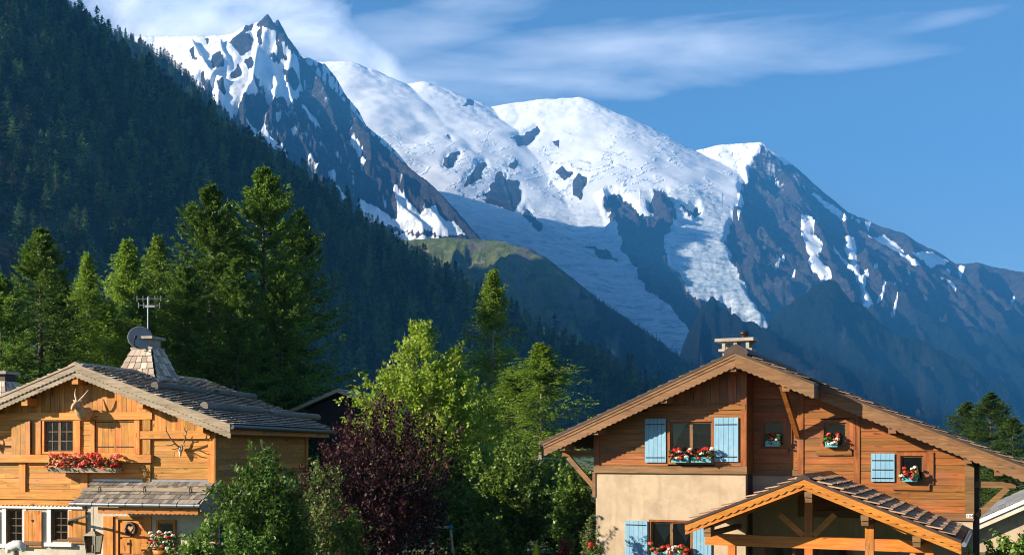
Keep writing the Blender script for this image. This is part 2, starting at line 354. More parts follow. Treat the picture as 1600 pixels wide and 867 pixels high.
def build_massif():
    X, Y = polar_grid(380, 1800, 940, 5000, 12600, 310)
    crest = ridge_pts([(380, 70, 10900), (470, 88, 10800), (505, 98, 10750), (545, 97, 10700), (580, 108, 10650), (620, 127, 10600), (640, 132, 10580), (662, 129, 10560), (690, 139, 10540), (716, 152, 10520),
        (738, 158, 10500), (765, 169, 10480), (800, 162, 10520), (850, 156, 10560), (905, 153, 10560), (922, 163, 10560), (935, 180, 10540), (975, 193, 10520), (1010, 210, 10480), (1060, 229, 10250),
        (1090, 236, 10080), (1130, 226, 9850), (1185, 223, 9650), (1200, 242, 9570), (1235, 276, 9450), (1265, 298, 9330), (1300, 320, 9180), (1345, 340, 9030), (1400, 362, 8880),
        (1450, 388, 8750), (1492, 412, 8620), (1530, 411, 8550), (1570, 420, 8470), (1600, 425, 8400), (1700, 440, 8200), (1850, 470, 8000)])
    kc = [0.60] * 15 + [0.72] * 4 + [0.80] * 2 + [1.0] * 30
    hf0 = lambda x, y: cone_ridge(x, y, crest, kc, 60, kf=0.9)
    P = [[(1186, 226), (1172, 256), (1158, 300), (1150, 345), (1165, 400), (1190, 450), (1215, 500)],
         [(1225, 268), (1262, 330), (1300, 400), (1340, 470), (1400, 540)],
         [(1320, 332), (1350, 400), (1385, 460), (1440, 530)],
         [(1420, 375), (1440, 440), (1490, 520), (1540, 590)], [(1530, 413), (1530, 470), (1560, 540)], [(1600, 428), (1610, 500), (1650, 580)],
         [(942, 292), (962, 340), (985, 385), (1015, 430), (1050, 470), (1095, 515), (1130, 560)],
         [(1033, 300), (1045, 345), (1030, 385), (1045, 420)],
         [(785, 268), (792, 300), (800, 325)], [(742, 258), (735, 290)], [(822, 322), (840, 358)], [(903, 272), (906, 300)], [(704, 242), (698, 265)], [(880, 260), (886, 272)]]
    rb = ribs_on(hf0, P[:8], 5200, 11500, 0.018) + ribs_on(hf0, P[8:], 5200, 11500, 0.004)
    def hf1(x, y):
        h = hf0(x, y)
        for i, r in enumerate(rb): h = cone_ridge(x, y, r, 1.05 if i < 6 else (0.9 if i < 8 else 1.3), 10, h)
        return h
    wx = fbm(X / 600, Y / 600, 4, 5) * 55; wy = fbm(X / 600 + 40, Y / 600, 4, 6) * 55
    h = hf1(X + wx, Y + wy * 0.6)
    hc = hf0(X, Y); px, py = proj(X, Y, h)
    jx = fbm(px / 22, py / 22, 4, 31) * 14; jy = fbm(px / 22 + 9, py / 22, 4, 32) * 14
    jx += fbm(px / 6, py / 6, 3, 37) * 4; jy += fbm(px / 6 + 9, py / 6, 3, 38) * 2.5
    qx, qy = px + jx, py + jy
    K = 0.4843
    c7 = lambda pts: crop(0.4615, 650, 100, pts); c8 = lambda pts: crop(K, 1000, 200, pts)
    rock = [[(1189, 224), (1174, 253), (1160, 287), (1155, 316), (1133, 345), (1138, 384), (1150, 413), (1165, 452), (1194, 486), (1215, 500), (1150, 540), (1260, 900), (1900, 900), (1900, 380), (1600, 415), (1300, 300)],
        [(941, 300), (950, 335), (968, 358), (973, 382), (991, 405), (1001, 432), (1033, 465), (1070, 500), (1128, 565), (1180, 700), (1260, 900), (1250, 520), (1205, 497), (1153, 488), (1130, 460), (1111, 465), (1093, 469),
         (1065, 441), (1047, 414), (1038, 382), (1042, 358), (1061, 340), (1042, 298), (1024, 298), (1012, 340), (991, 322), (964, 290)],
        [(1061, 322), (1076, 318), (1092, 311), (1096, 326), (1075, 341)],
        c7([(88, 345), (100, 308), (150, 305), (130, 345), (105, 368)]), c7([(163, 430), (190, 365), (205, 335), (236, 322), (226, 380), (195, 425)]),
        c7([(228, 450), (290, 360), (312, 400), (350, 395), (362, 440), (332, 497), (262, 470)]), c7([(305, 345), (330, 318), (352, 335), (325, 345)]),
        c7([(355, 495), (375, 472), (422, 545), (410, 572)]), c7([(470, 365), (490, 338), (527, 365), (505, 382)]), c7([(530, 388), (550, 370), (574, 400), (560, 447), (540, 435)]),
        c7([(320, 262), (350, 250), (400, 208), (425, 215), (420, 240), (360, 280)]), c7([(465, 262), (480, 258), (478, 285)]), c7([(105, 240), (118, 235), (122, 262), (110, 260)]), c7([(160, 150), (172, 122), (195, 125), (190, 145)]),
        c7([(560, 610), (600, 610), (690, 655), (640, 650)])]
    patch = [c8(p) for p in ([(520, 290), (565, 280), (560, 340), (600, 380), (570, 410), (610, 460), (620, 488), (580, 480), (530, 420), (555, 405), (520, 340)],
        [(612, 350), (680, 420), (718, 480), (722, 450), (736, 450), (732, 510), (757, 565), (740, 585), (718, 570), (713, 490), (660, 415)], [(660, 345), (697, 355), (697, 420), (716, 460), (700, 452), (668, 390)],
        [(735, 350), (790, 348), (860, 395), (912, 435), (888, 443), (830, 398)], [(875, 395), (940, 402), (1005, 435), (940, 440)], [(548, 200), (620, 245), (672, 290), (650, 296), (598, 252)], [(678, 286), (716, 298), (712, 312)],
        [(725, 300), (742, 305), (738, 328)], [(1188, 562), (1205, 528), (1212, 540), (1196, 592)], [(430, 425), (462, 388), (466, 394), (438, 430)],
        [(762, 522), (822, 476), (826, 482), (770, 526)], [(862, 450), (880, 465), (872, 470)], [(972, 482), (1025, 520), (1020, 528), (968, 486)], [(1025, 448), (1044, 445), (1034, 490)], [(990, 450), (1006, 450), (998, 468)], [(936, 476), (962, 482), (945, 490)],
        [(565, 512), (592, 516), (580, 524)], [(665, 612), (684, 625), (678, 634)], [(745, 712), (754, 708), (750, 722)], [(757, 430), (768, 432), (756, 474), (750, 470)], [(312, 268), (330, 266), (318, 285)], [(485, 462), (508, 446), (500, 466)], [(815, 565), (830, 535), (833, 540), (820, 568)])]
    sn = np.ones(X.shape); dust = np.clip(0.50 - np.clip(py - 230, 0, None) / 800, 0, 1) * np.clip(0.75 + fbm(X / 90, Y / 200, 4, 61) * 1.3, 0, 1)
    isl = np.zeros(X.shape, bool)
    for k_, p in enumerate(rock): q_ = inpoly(qx, qy, p) if k_ < 2 else inpoly(px + jx * 0.7, py + jy * 0.7, p); sn[q_] = dust[q_] if k_ < 2 else 0.0; isl = isl | (q_ if k_ > 2 else False)
    streak = (ridged(X / 70 + Y / 300, Y / 420, 3, 77) > 0.80) & (py < 300) & (px > 1190) & (px < 1330)
    sn[streak] = np.maximum(sn[streak], 0.62)
    qx2, qy2 = px + jx * 0.35, py + jy * 0.35
    for p in patch: sn[inpoly(qx2, qy2, p)] = 1
    far = (Y > 11200) | (px < 520); sn[far] = 1
    sn = soft(sn, 1)
    ice = np.clip((py - 300) / 70, 0, 1) * (sn > 0.4) * (px < 1215)
    ice = np.maximum(ice, ((px > 1000) & (px < 1130) & (py > 300)) * 0.7 * (sn > .4))
    ser = np.clip((ridged(px / 34 + py / 60, py / 12, 4, 90) - 0.70) * 7, 0, 1) * np.clip((py - 190) / 50, 0, 1) * np.clip(fbm(px / 70, py / 50, 2, 92) * 3 + 0.6, 0, 1) * 0.85; ice = np.clip(np.maximum(ice, ser * (sn > .4)), 0, 1)
    below = 1 - np.exp(-np.clip(hc - h + 0, 0, None) / 60); drop = np.clip((np.interp(px, *np.array([(380, 70), (560, 95), (765, 169), (905, 153), (1060, 229), (1185, 223), (1300, 320), (1492, 412), (1850, 470)]).T) - py) / -45, 0, 1)
    rel = (ridged(X / 420, Y / 1500, 5, 3) - 0.72) * 330 + (ridged(X / 130 + Y / 600, Y / 420, 4, 8) - 0.7) * 110
    rel_s = fbm(X / 700, Y / 800, 3, 12) * 55 + fbm(X / 160, Y / 160, 3, 14) * 7 * ice + (ridged(X / 150, Y / 45, 4, 19) - 0.7) * 26 * ice
    sg = soft(np.where(isl, 1.0, sn), 9); h = h + drop * ((1 - sg) * rel + sg * rel_s) + (1 - drop) * fbm(X / 90, Y / 90, 3, 71) * 9
    z0 = np.zeros(X.shape)
    gr = np.clip((py - 470 + fbm(X / 200, Y / 400, 4, 66) * 60) / 50, 0, 1) * np.clip((px - 1000) / 120, 0, 1)
    return finish_terrain('glacier_massif', X, Y, h, M_massif, dict(snow=sn, ice=ice, green=z0, forest=gr))

def build_midi():
    X, Y = polar_grid(40, 860, 520, 3600, 8200, 300)
    crest = ridge_pts([(20, 80, 6900), (120, 62, 6800), (200, 57, 6750), (235, 57, 6700), (300, 56, 6650), (355, 55, 6600), (370, 50, 6590), (383, 40, 6580), (389, 40, 6578), (394, 37, 6576), (404, 34, 6560), (411, 28, 6556), (415, 23, 6554), (418, 21, 6552), (421, 29, 6550), (424, 36, 6548), (428, 34, 6540),
        (434, 31, 6530), (441, 44, 6510), (447, 56, 6490), (460, 82, 6450), (478, 98, 6400), (497, 117, 6330), (515, 135, 6270), (536, 160, 6200), (557, 181, 6130), (585, 212, 6030), (612, 238, 5940), (635, 258, 5860), (668, 282, 5740), (700, 315, 5620), (722, 343, 5520), (750, 372, 5400), (800, 430, 5200), (850, 490, 5000)])
    back = ridge_pts([(455, 95, 6560), (470, 92, 6600), (482, 90, 6600), (495, 96, 6590), (508, 100, 6560), (520, 115, 6500), (530, 128, 6450), (538, 143, 6400), (548, 158, 6350), (561, 175, 6280), (566, 192, 6240), (600, 215, 6110), (640, 262, 5900)])
    kc = [0.95] * 7 + [1.9] * 14 + [1.15] * 30
    hf0 = lambda x, y: cone_ridge(x, y, crest, kc, 5, kf=1.5)
    P = [[(418, 26), (404, 70), (396, 115), (385, 150), (372, 200), (400, 260), (450, 320)], [(455, 82), (448, 130), (465, 190), (490, 250), (520, 300), (560, 340)], [(500, 122), (530, 190), (575, 250), (620, 310), (660, 350)],
         [(558, 184), (600, 240), (650, 300), (690, 345)], [(345, 60), (350, 85), (330, 110), (320, 140)], [(300, 60), (320, 100), (345, 120), (340, 170), (330, 200)], [(440, 50), (425, 90), (432, 130), (425, 170)]]
    rb = ribs_on(hf0, P, 3700, 7500, 0.012)
    def hf1(x, y):
        h = hf0(x, y)
        for r in rb: h = cone_ridge(x, y, r, 1.35, 5, h)
        return cone_ridge(x, y, back, 1.9, 4, h)
    wx = fbm(X / 350, Y / 350, 4, 5) * 22; wy = fbm(X / 350 + 40, Y / 350, 4, 6) * 30
    near = np.clip((Y - 6430) / 60, 0, 1)
    h = hf1(X + wx * (1 - near * 0.85), Y + wy * (1 - near))
    px, py = proj(X, Y, h)
    jx = fbm(px / 18, py / 18, 4, 31) * 12 + fbm(px / 5, py / 6, 3, 37) * 5; jy = fbm(px / 18 + 9, py / 18, 4, 32) * 12 + fbm(px / 5 + 9, py / 6, 3, 38) * 3
    qx, qy = px + jx, py + jy
    c6 = lambda pts: crop(0.4615, 220, 0, pts)
    rock = [c6(p) for p in ([(385, 86), (408, 62), (428, 20), (447, 88), (430, 96), (412, 84)], [(432, 98), (443, 62), (466, 45), (494, 95), (540, 190), (512, 185), (480, 140), (452, 112)], [(345, 108), (358, 72), (384, 62), (382, 104)],
        [(525, 180), (570, 195), (1180, 780), (1180, 900), (700, 1100), (250, 1100), (250, 760), (340, 470), (325, 400), (330, 350), (390, 290), (393, 235), (412, 265), (425, 310), (445, 350), (470, 322), (505, 335), (548, 300), (535, 240)],
        [(303, 140), (345, 103), (382, 128), (372, 170), (340, 184)], [(238, 182), (275, 168), (287, 215), (245, 228)], [(293, 252), (330, 213), (347, 250), (310, 262)], [(193, 240), (215, 232), (247, 300), (240, 345), (215, 292)],
        [(480, 230), (510, 222), (542, 280), (522, 302), (495, 270)], [(205, 130), (232, 128), (225, 148)], [(350, 205), (375, 195), (380, 225), (365, 240)], [(440, 180), (455, 175), (470, 215), (450, 215)], [(395, 100), (412, 96), (408, 150), (396, 160)], [(455, 130), (478, 150), (500, 205), (482, 200), (462, 165)], [(160, 165), (178, 160), (190, 200), (176, 205)], [(255, 260), (275, 262), (290, 320), (270, 320)])]
    patch = [c6(p) for p in ([(528, 335), (560, 360), (622, 425), (580, 405)], [(395, 428), (420, 432), (440, 465), (500, 520), (450, 505), (410, 460)], [(853, 618), (882, 640), (960, 722), (990, 692), (1040, 745), (1112, 805), (950, 775), (868, 742), (865, 690)],
        [(728, 672), (790, 686), (850, 738), (950, 775), (830, 765), (760, 745)], [(650, 622), (702, 652), (690, 660)], [(634, 570), (656, 575), (656, 602), (640, 598)], [(703, 430), (722, 440), (752, 497), (735, 485)], [(732, 385), (800, 450), (865, 500), (930, 572), (905, 560), (785, 455)],
        [(455, 385), (475, 380), (470, 410)], [(500, 415), (530, 410), (515, 445)], [(360, 405), (395, 420), (380, 470)], [(655, 470), (668, 475), (660, 492)], [(560, 520), (580, 515), (575, 530)], [(840, 780), (1000, 800), (1040, 840), (880, 830)], [(590, 560), (600, 555), (600, 570)], [(740, 520), (765, 530), (755, 540)])]
    sn = np.ones(X.shape); dust = np.clip(0.44 - np.clip(py - 200, 0, None) / 900, 0, 1) * np.clip(0.75 + fbm(X / 60, Y / 120, 4, 61) * 1.3, 0, 1)
    isl = np.zeros(X.shape, bool)
    for k_, p in enumerate(rock): q_ = inpoly(qx, qy, p) if k_ == 3 else inpoly(px + jx * 0.4, py + jy * 0.4, p); sn[q_] = dust[q_] if k_ == 3 else 0.0; isl = isl | (q_ if k_ > 3 else False)
    for p in patch: sn[inpoly(px + jx * 0.4, py + jy * 0.4, p)] = 1
    strk = (ridged(X / 60 + Y / 300, Y / 300, 3, 51) > 0.83) & (sn < 0.5) & (py < 330); sn[strk] = 0.56
    bk = (Y > 6480 - (px - 478) * 3.6) & (px > 462) & (py < 260); sn[bk] = np.where(fbm(px[bk] / 9, py[bk] / 14, 3, 55) > -0.02, 1, 0.2)
    sn = soft(sn, 1)
    cy = np.interp(px, *np.array([(20, 80), (235, 57), (355, 55), (404, 36), (418, 21), (434, 31), (460, 82), (557, 178), (635, 258), (750, 372), (850, 490)]).T)
    drop = np.clip((py - cy - 4) / 28, 0, 1)
    rel = (ridged(X / 190 + Y / 900, Y / 700, 5, 3) - 0.72) * 190 + (ridged(X / 60 + Y / 400, Y / 260, 4, 8) - 0.7) * 60
    rel_s = fbm(X / 260, Y / 400, 4, 12) * 45 + fbm(X / 60, Y / 70, 3, 14) * 9
    sg = soft(np.where(isl, 0.8, sn), 5); h = h + drop * ((1 - sg) * rel + sg * rel_s) + (1 - drop) * fbm(X / 34, Y / 34, 3, 71) * 8 * (sn < .6)
    gr = np.clip((py - 350) / 60 + (Y < 5200) * 0.2, 0, 1)
    return finish_terrain('rocky_summit', X, Y, h, M_midi, dict(snow=sn, ice=np.clip(fbm(px / 30, py / 20, 3, 90) * 3, 0, 1) * sn * 0.5, green=gr, forest=X * 0))

M_hill = terrain_mat('green_shoulder', (0.09, 0.085, 0.075), (0.16, 0.15, 0.13), (0.24, 0.22, 0.19), (0.07, 0.11, 0.026), (0.18, 0.205, 0.055), 14.0)
FOREST_PTS = {}
def build_shoulder():
    X, Y = polar_grid(480, 1330, 430, 2500, 5600, 190)
    crest = ridge_pts([(480, 370, 4600), (560, 378, 4600), (620, 376, 4550), (665, 374, 4500), (700, 371, 4480), (745, 375, 4450), (780, 377, 4400), (812, 386, 4330), (832, 397, 4280), (870, 427, 4200), (920, 463, 4080), (980, 507, 3950), (1030, 541, 3850), (1080, 566, 3780), (1110, 581, 3740), (1200, 632, 3650), (1330, 700, 3500)])
    spur = ridge_pts([(812, 386, 4330), (790, 420, 4050), (770, 460, 3800), (760, 520, 3500)])
    h = cone_ridge(X + fbm(X / 300, Y / 300, 3, 4) * 35, Y, crest, 0.85, 40, kf=1.0)
    h = cone_ridge(X, Y, spur, 0.75, 20, h)
    px, py = proj(X, Y, h)
    cy = np.interp(px, *np.array([(480, 370), (665, 374), (780, 377), (832, 397), (980, 507), (1110, 581), (1330, 700)]).T)
    d = np.clip((py - cy) / 25, 0, 1)
    h = h + d * ((ridged(X / 220, Y / 500, 5, 3) - 0.72) * 110 + fbm(X / 60, Y / 60, 4, 9) * 26) + (1 - d) * fbm(X / 40, Y / 40, 3, 8) * 5
    n = fbm(X / 90, Y / 140, 4, 44)
    fo = np.clip(np.clip((py - cy - 60) / 60, 0, 1) * 0.8 + np.clip((px - 850) / 90, 0, 1) * 0.9 + n * 1.2 - 0.15, 0, 1)
    fo = np.clip((fo - 0.35) * 4, 0, 1)
    g = np.clip(0.75 + fbm(X / 70, Y / 120, 4, 45) * 1.1, 0, 1)
    o = finish_terrain('green_shoulder_hill', X, Y, h, M_hill, dict(snow=X * 0, ice=X * 0, green=g, forest=fo * 0.8))
    m = (px > 640) & (px < 1130) & (py > cy - 2) & (fo > 0.12)
    FOREST_PTS['shoulder'] = (X, Y, h, m, px, py, cy)
    return o
def build_foothills():
    for nm, pts, sd in (('foothill_spur', [(1086, 640, 6700), (1092, 540, 6650), (1100, 478, 6600), (1126, 461, 6500), (1150, 482, 6450), (1175, 500, 6400), (1250, 560, 6200), (1330, 612, 6000), (1450, 660, 5800), (1600, 705, 5600)], 3),
                        ('foothill_ridge', [(1150, 600, 7000), (1190, 530, 6900), (1232, 476, 6800), (1262, 446, 6700), (1285, 440, 6650), (1300, 438, 6600), (1339, 471, 6500), (1378, 505, 6400), (1430, 528, 6300), (1484, 549, 6250), (1540, 580, 6150), (1600, 612, 6050), (1750, 690, 5900)], 5)):
        pts = [(a, b, c * 0.78) for a, b, c in pts]
        X, Y = polar_grid(pts[0][0] - 40, 1760, 330, 3000, 5900, 150)
        h = cone_ridge(X + fbm(X / 420, Y / 420, 5, sd) * 150, Y + fbm(X / 300 + 7, Y / 300, 4, sd + 1) * 90, ridge_pts(pts), 1.7 if sd == 3 else 1.15, 15, kf=1.15)
        px, py = proj(X, Y, h); a = np.array(pts); cy = np.interp(px, a[:, 0], a[:, 1]); d = np.clip((py - cy) / 30, 0, 1)
        h = h + d * ((ridged(X / 230 + Y / 900, Y / 600, 5, sd) - 0.72) * 260) + fbm(X / 70, Y / 70, 4, sd) * 16
        n = fbm(X / 130, Y / 260, 4, sd + 4)
        finish_terrain(nm, X, Y, h, M_massif, dict(snow=X * 0, ice=X * 0, green=X * 0, forest=np.clip(1.0 - np.clip(n - 0.12, 0, 1) * 1.6, 0, 1)))

# ---- the near wooded mountainside on the left, in shade at this hour
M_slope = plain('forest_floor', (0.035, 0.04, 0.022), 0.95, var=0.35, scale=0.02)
SIL = [(-500, -330, 3300), (-200, -160, 2950), (0, -52, 2750), (100, 3, 2600), (200, 55, 2480), (240, 80, 2420), (300, 140, 2330), (350, 193, 2250), (400, 225, 2170), (480, 280, 2050), (560, 340, 1950), (640, 388, 1850), (700, 430, 1780), (740, 452, 1730), (850, 517, 1620), (950, 572, 1530), (1040, 608, 1460), (1150, 650, 1380), (1300, 706, 1300)]
SIL2 = [(-500, -420, 1000), (-120, -130, 1030), (60, -12, 1060), (141, 50, 1090), (209, 103, 1120), (266, 149, 1150), (330, 190, 1180), (400, 230, 1190), (480, 284, 1180), (560, 343, 1160), (640, 391, 1140), (700, 432, 1120), (740, 453, 1110), (850, 518, 1070), (950, 573, 1030), (1040, 609, 990), (1150, 655, 950), (1250, 706, 900)]
SIL = [(a, b + 9, c) for a, b, c in SIL]; SIL2 = [(a, b + 17, c) for a, b, c in SIL2]    # the tree tops make the skyline, the ground lies below them
def slope_h(x, y):
    crest = cone_ridge(x, y, ridge_pts(SIL), 1.0, 25, kf=1.0)
    c2 = cone_ridge(x, y, ridge_pts(SIL2), 0.9, 25, kf=0.9)
    h = np.maximum(crest, c2)
    h = h + fbm(x / 130, y / 130, 4, 91) * 14
    end = ((x + 170) * 0.24 + (y - 230) * 0.97) * 0.85          # hill cut short left of the view, shaped so sun reaches the houses
    h = np.minimum(h, end); return h
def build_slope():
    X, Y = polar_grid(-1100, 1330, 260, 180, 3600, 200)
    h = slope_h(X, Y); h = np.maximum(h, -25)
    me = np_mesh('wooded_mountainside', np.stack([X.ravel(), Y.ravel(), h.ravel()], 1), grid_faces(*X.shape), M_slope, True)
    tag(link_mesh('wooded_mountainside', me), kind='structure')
def build_ground():
    m, nt, N, L, b = nodes('meadow')
    f = tex(nt, 0.5, detail=8, rough=0.7); g = tex(nt, 0.05, detail=4)
    col = ramp(nt, f, [(0.3, (0.025, 0.045, 0.012)), (0.7, (0.07, 0.11, 0.03))]); col = mixc(nt, mth(nt, 'MULTIPLY', g, 0.5), col, (0.09, 0.10, 0.04))
    L.new(col, b.inputs['Base Color']); b.inputs['Roughness'].default_value = 0.9; bump(nt, b, f, 0.5, 0.05)
    xs = np.concatenate([-np.geomspace(9000, 40, 26), np.linspace(-30, 30, 13), np.geomspace(40, 9000, 26)])
    ys = np.concatenate([-np.geomspace(900, 20, 8), np.linspace(-10, 80, 19), np.geomspace(95, 13200, 40)])
    Xg, Yg = np.meshgrid(xs, ys); Zg = fbm(Xg / 9, Yg / 9, 2, 3) * 0.06 * (np.abs(Yg) < 100)
    tag(link_mesh('ground', np_mesh('ground', np.stack([Xg.ravel(), Yg.ravel(), Zg.ravel()], 1), grid_faces(*Xg.shape), m, True)), kind='structure')
build_ground(); build_slope(); build_massif(); build_midi(); build_shoulder(); build_foothills()

def build_haze():
    m = bpy.data.materials.new('haze_air'); m.use_nodes = True; nt = m.node_tree; nt.nodes.clear()
    o = nt.nodes.new('ShaderNodeOutputMaterial'); v = nt.nodes.new('ShaderNodeVolumePrincipled')
    v.inputs['Color'].default_value = (0.07, 0.40, 1.0, 1); v.inputs['Density'].default_value = HAZE
    v.inputs['Anisotropy'].default_value = 0.0
    nt.links.new(v.outputs[0], o.inputs['Volume'])
    hz = MB().box(-9100, 9100, -950, 13300, -40, 3750).build('haze', m); tag(hz, 'thin blue mountain air filling the valley', None, kind='stuff')
HAZE = 7.2e-5
build_haze()

# ------------------------------------------------------------------ house materials
wood('honey_wood', (0.42, 0.135, 0.020), (0.62, 0.255, 0.042), (0.75, 0.36, 0.085), vary=0.30)
wood_v('honey_wood_upright', (0.40, 0.12, 0.018), (0.58, 0.225, 0.036), (0.71, 0.33, 0.072), vary=0.30)
wood('amber_wood', (0.40, 0.13, 0.02), (0.60, 0.23, 0.04), (0.72, 0.32, 0.07), vary=0.15)
wood_v('amber_wood_upright', (0.40, 0.13, 0.02), (0.60, 0.23, 0.04), (0.72, 0.32, 0.07), vary=0.15)
wood('grey_wood', (0.22, 0.155, 0.105), (0.38, 0.285, 0.195), (0.52, 0.40, 0.285), vary=0.15)
wood('log_wood', (0.07, 0.06, 0.05), (0.14, 0.12, 0.10), (0.24, 0.21, 0.17), vary=0.15)
wood('red_wood', (0.15, 0.046, 0.012), (0.27, 0.095, 0.019), (0.37, 0.145, 0.032), vary=0.22, rough=0.5)
wood_v('red_wood_upright', (0.14, 0.04, 0.011), (0.25, 0.08, 0.017), (0.34, 0.125, 0.028), vary=0.20, rough=0.5)
wood('tan_wood', (0.115, 0.052, 0.019), (0.20, 0.102, 0.040), (0.275, 0.148, 0.06), vary=0.15, rough=0.55)
wood('orange_wood', (0.34, 0.10, 0.014), (0.50, 0.17, 0.022), (0.62, 0.235, 0.038), vary=0.12, rough=0.5)
wood_v('orange_wood_upright', (0.32, 0.09, 0.014), (0.45, 0.14, 0.02), (0.56, 0.20, 0.034), vary=0.12, rough=0.5)
plain('dark_brown', (0.055, 0.03, 0.02), 0.6, var=0.25); plain('brown_metal', (0.07, 0.045, 0.035), 0.4, 0.3)
plain('iron', (0.02, 0.018, 0.017), 0.5, 0.6); plain('zinc', (0.35, 0.36, 0.38), 0.35, 0.8, var=0.08); plain('dark_zinc', (0.10, 0.10, 0.11), 0.4, 0.6)
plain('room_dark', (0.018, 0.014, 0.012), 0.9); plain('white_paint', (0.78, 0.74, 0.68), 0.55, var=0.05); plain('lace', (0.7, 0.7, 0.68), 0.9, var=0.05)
plain('bone', (0.62, 0.52, 0.38), 0.6, var=0.2, scale=20); plain('antler', (0.30, 0.21, 0.13), 0.6, var=0.35, scale=14); plain('carved_wood', (0.50, 0.33, 0.16), 0.6, var=0.25, scale=12)
plain('concrete', (0.34, 0.30, 0.25), 0.85, var=0.18, scale=5, bmp=0.3); plain('dish_grey', (0.24, 0.24, 0.25), 0.45, var=0.05)
plain('window_blue_box', (0.12, 0.42, 0.50), 0.5, var=0.08); plain('dark_tin', (0.05, 0.04, 0.035), 0.35, 0.7)
plain('blind_green', (0.10, 0.13, 0.03), 0.8)
def stucco(name, c, blotch):
    m, nt, N, L, b = nodes(name)
    a = tex(nt, 1.1, (1, 1, 1), 8, 0.68, dist=0.5); s2 = tex(nt, 0.35, (1, 1, 0.7), 5, 0.6); fine = tex(nt, 45, detail=4)
    col = ramp(nt, a, [(0.3, tuple(x * 0.68 for x in c)), (0.55, c), (0.75, tuple(min(1, x * 1.12) for x in c))])
    col = mixc(nt, mth(nt, 'MULTIPLY', mth(nt, 'SUBTRACT', s2, 0.48, True), 2.2, True), col, blotch)
    drip = tex(nt, 1.0, (5, 5, 0.35), 6, 0.65); spot = tex(nt, 7.0, detail=6, rough=0.7)
    col = mixc(nt, mth(nt, 'MULTIPLY', mth(nt, 'SUBTRACT', drip, 0.55, True), 2.2, True), col, tuple(x * 0.62 for x in blotch))
    col = mixc(nt, mth(nt, 'MULTIPLY', mth(nt, 'SUBTRACT', spot, 0.60, True), 2.5, True), col, tuple(min(1, x * 1.25) for x in c))
    L.new(col, b.inputs['Base Color']); b.inputs['Roughness'].default_value = 0.92; b.inputs['Specular IOR Level'].default_value = 0.15
    bump(nt, b, mth(nt, 'ADD', mth(nt, 'MULTIPLY', fine, 0.4), a), 0.5, 0.015); MATS[name] = m
stucco('ochre_stucco', (0.45, 0.345, 0.24), (0.33, 0.245, 0.165)); stucco('cream_stucco', (0.60, 0.53, 0.43), (0.50, 0.43, 0.34))
def blue_paint():
    m, nt, N, L, b = nodes('blue_paint'); oi = N.new('ShaderNodeObjectInfo'); g = tex(nt, 1, (14, 6, 1.4), 5, 0.6); w = tex(nt, 3, detail=7, rough=0.7)
    col = ramp(nt, g, [(0.3, (0.13, 0.28, 0.40)), (0.7, (0.20, 0.38, 0.52))]); col = mixc(nt, mth(nt, 'MULTIPLY', mth(nt, 'SUBTRACT', w, 0.54, True), 3.5, True), col, (0.34, 0.44, 0.47))
    L.new(col, b.inputs['Base Color']); b.inputs['Roughness'].default_value = 0.55; bump(nt, b, g, 0.2, 0.004); MATS['blue_paint'] = m
blue_paint()
def pane_mat():
    m, nt, N, L, b = nodes('window_glass'); b.inputs['Base Color'].default_value = (0.01, 0.012, 0.012, 1); b.inputs['Roughness'].default_value = 0.04; b.inputs['Specular IOR Level'].default_value = 0.6
    bump(nt, b, tex(nt, 3.0, detail=2), 0.06, 0.02)
    tr = N.new('ShaderNodeBsdfTransparent'); tr.inputs[0].default_value = (0.85, 0.9, 0.88, 1); mx = N.new('ShaderNodeMixShader'); fr = N.new('ShaderNodeFresnel'); fr.inputs[0].default_value = 1.5
    L.new(mth(nt, 'ADD', mth(nt, 'MULTIPLY', fr.outputs[0], 1.0), 0.25), mx.inputs[0]); L.new(tr.outputs[0], mx.inputs[1]); L.new(b.outputs[0], mx.inputs[2]); L.new(mx.outputs[0], N['Material Output'].inputs[0]); MATS['window_glass'] = m
pane_mat()
def shingle_mat(name, stops, rough=0.8):
    m, nt, N, L, b = nodes(name); geo = N.new('ShaderNodeNewGeometry'); oi = N.new('ShaderNodeObjectInfo'); g = tex(nt, 4.0, (1, 1, 1), 7, 0.7)
    f = mth(nt, 'ADD', mth(nt, 'MULTIPLY', mth(nt, 'FRACT', mth(nt, 'ADD', geo.outputs['Random Per Island'], oi.outputs['Random'])), 0.6), mth(nt, 'MULTIPLY', g, 0.45))
    L.new(ramp(nt, f, stops), b.inputs['Base Color']); b.inputs['Roughness'].default_value = rough; b.inputs['Specular IOR Level'].default_value = 0.3
    bump(nt, b, tex(nt, 9, (1, 5, 1), 5), 0.5, 0.01); MATS[name] = m
shingle_mat('wood_shingle', [(0.2, (0.26, 0.20, 0.155)), (0.5, (0.46, 0.37, 0.295)), (0.85, (0.68, 0.57, 0.46))])
shingle_mat('leanto_shingle', [(0.2, (0.09, 0.075, 0.06)), (0.5, (0.18, 0.15, 0.12)), (0.85, (0.32, 0.27, 0.215))])  # darker copy of the roof shingle, since the lean-to takes full sun
shingle_mat('brown_tile', [(0.2, (0.09, 0.055, 0.04)), (0.5, (0.17, 0.105, 0.075)), (0.85, (0.27, 0.17, 0.12))], 0.6)
shingle_mat('porch_tile', [(0.2, (0.22, 0.12, 0.07)), (0.5, (0.38, 0.22, 0.13)), (0.85, (0.50, 0.32, 0.21))], 0.85)
shingle_mat('grey_tile', [(0.2, (0.10, 0.10, 0.105)), (0.5, (0.17, 0.165, 0.165)), (0.85, (0.24, 0.23, 0.225))], 0.7)
leaf('geranium_leaf', (0.02, 0.05, 0.012), (0.05, 0.11, 0.02), (0.10, 0.17, 0.035), 0.25)
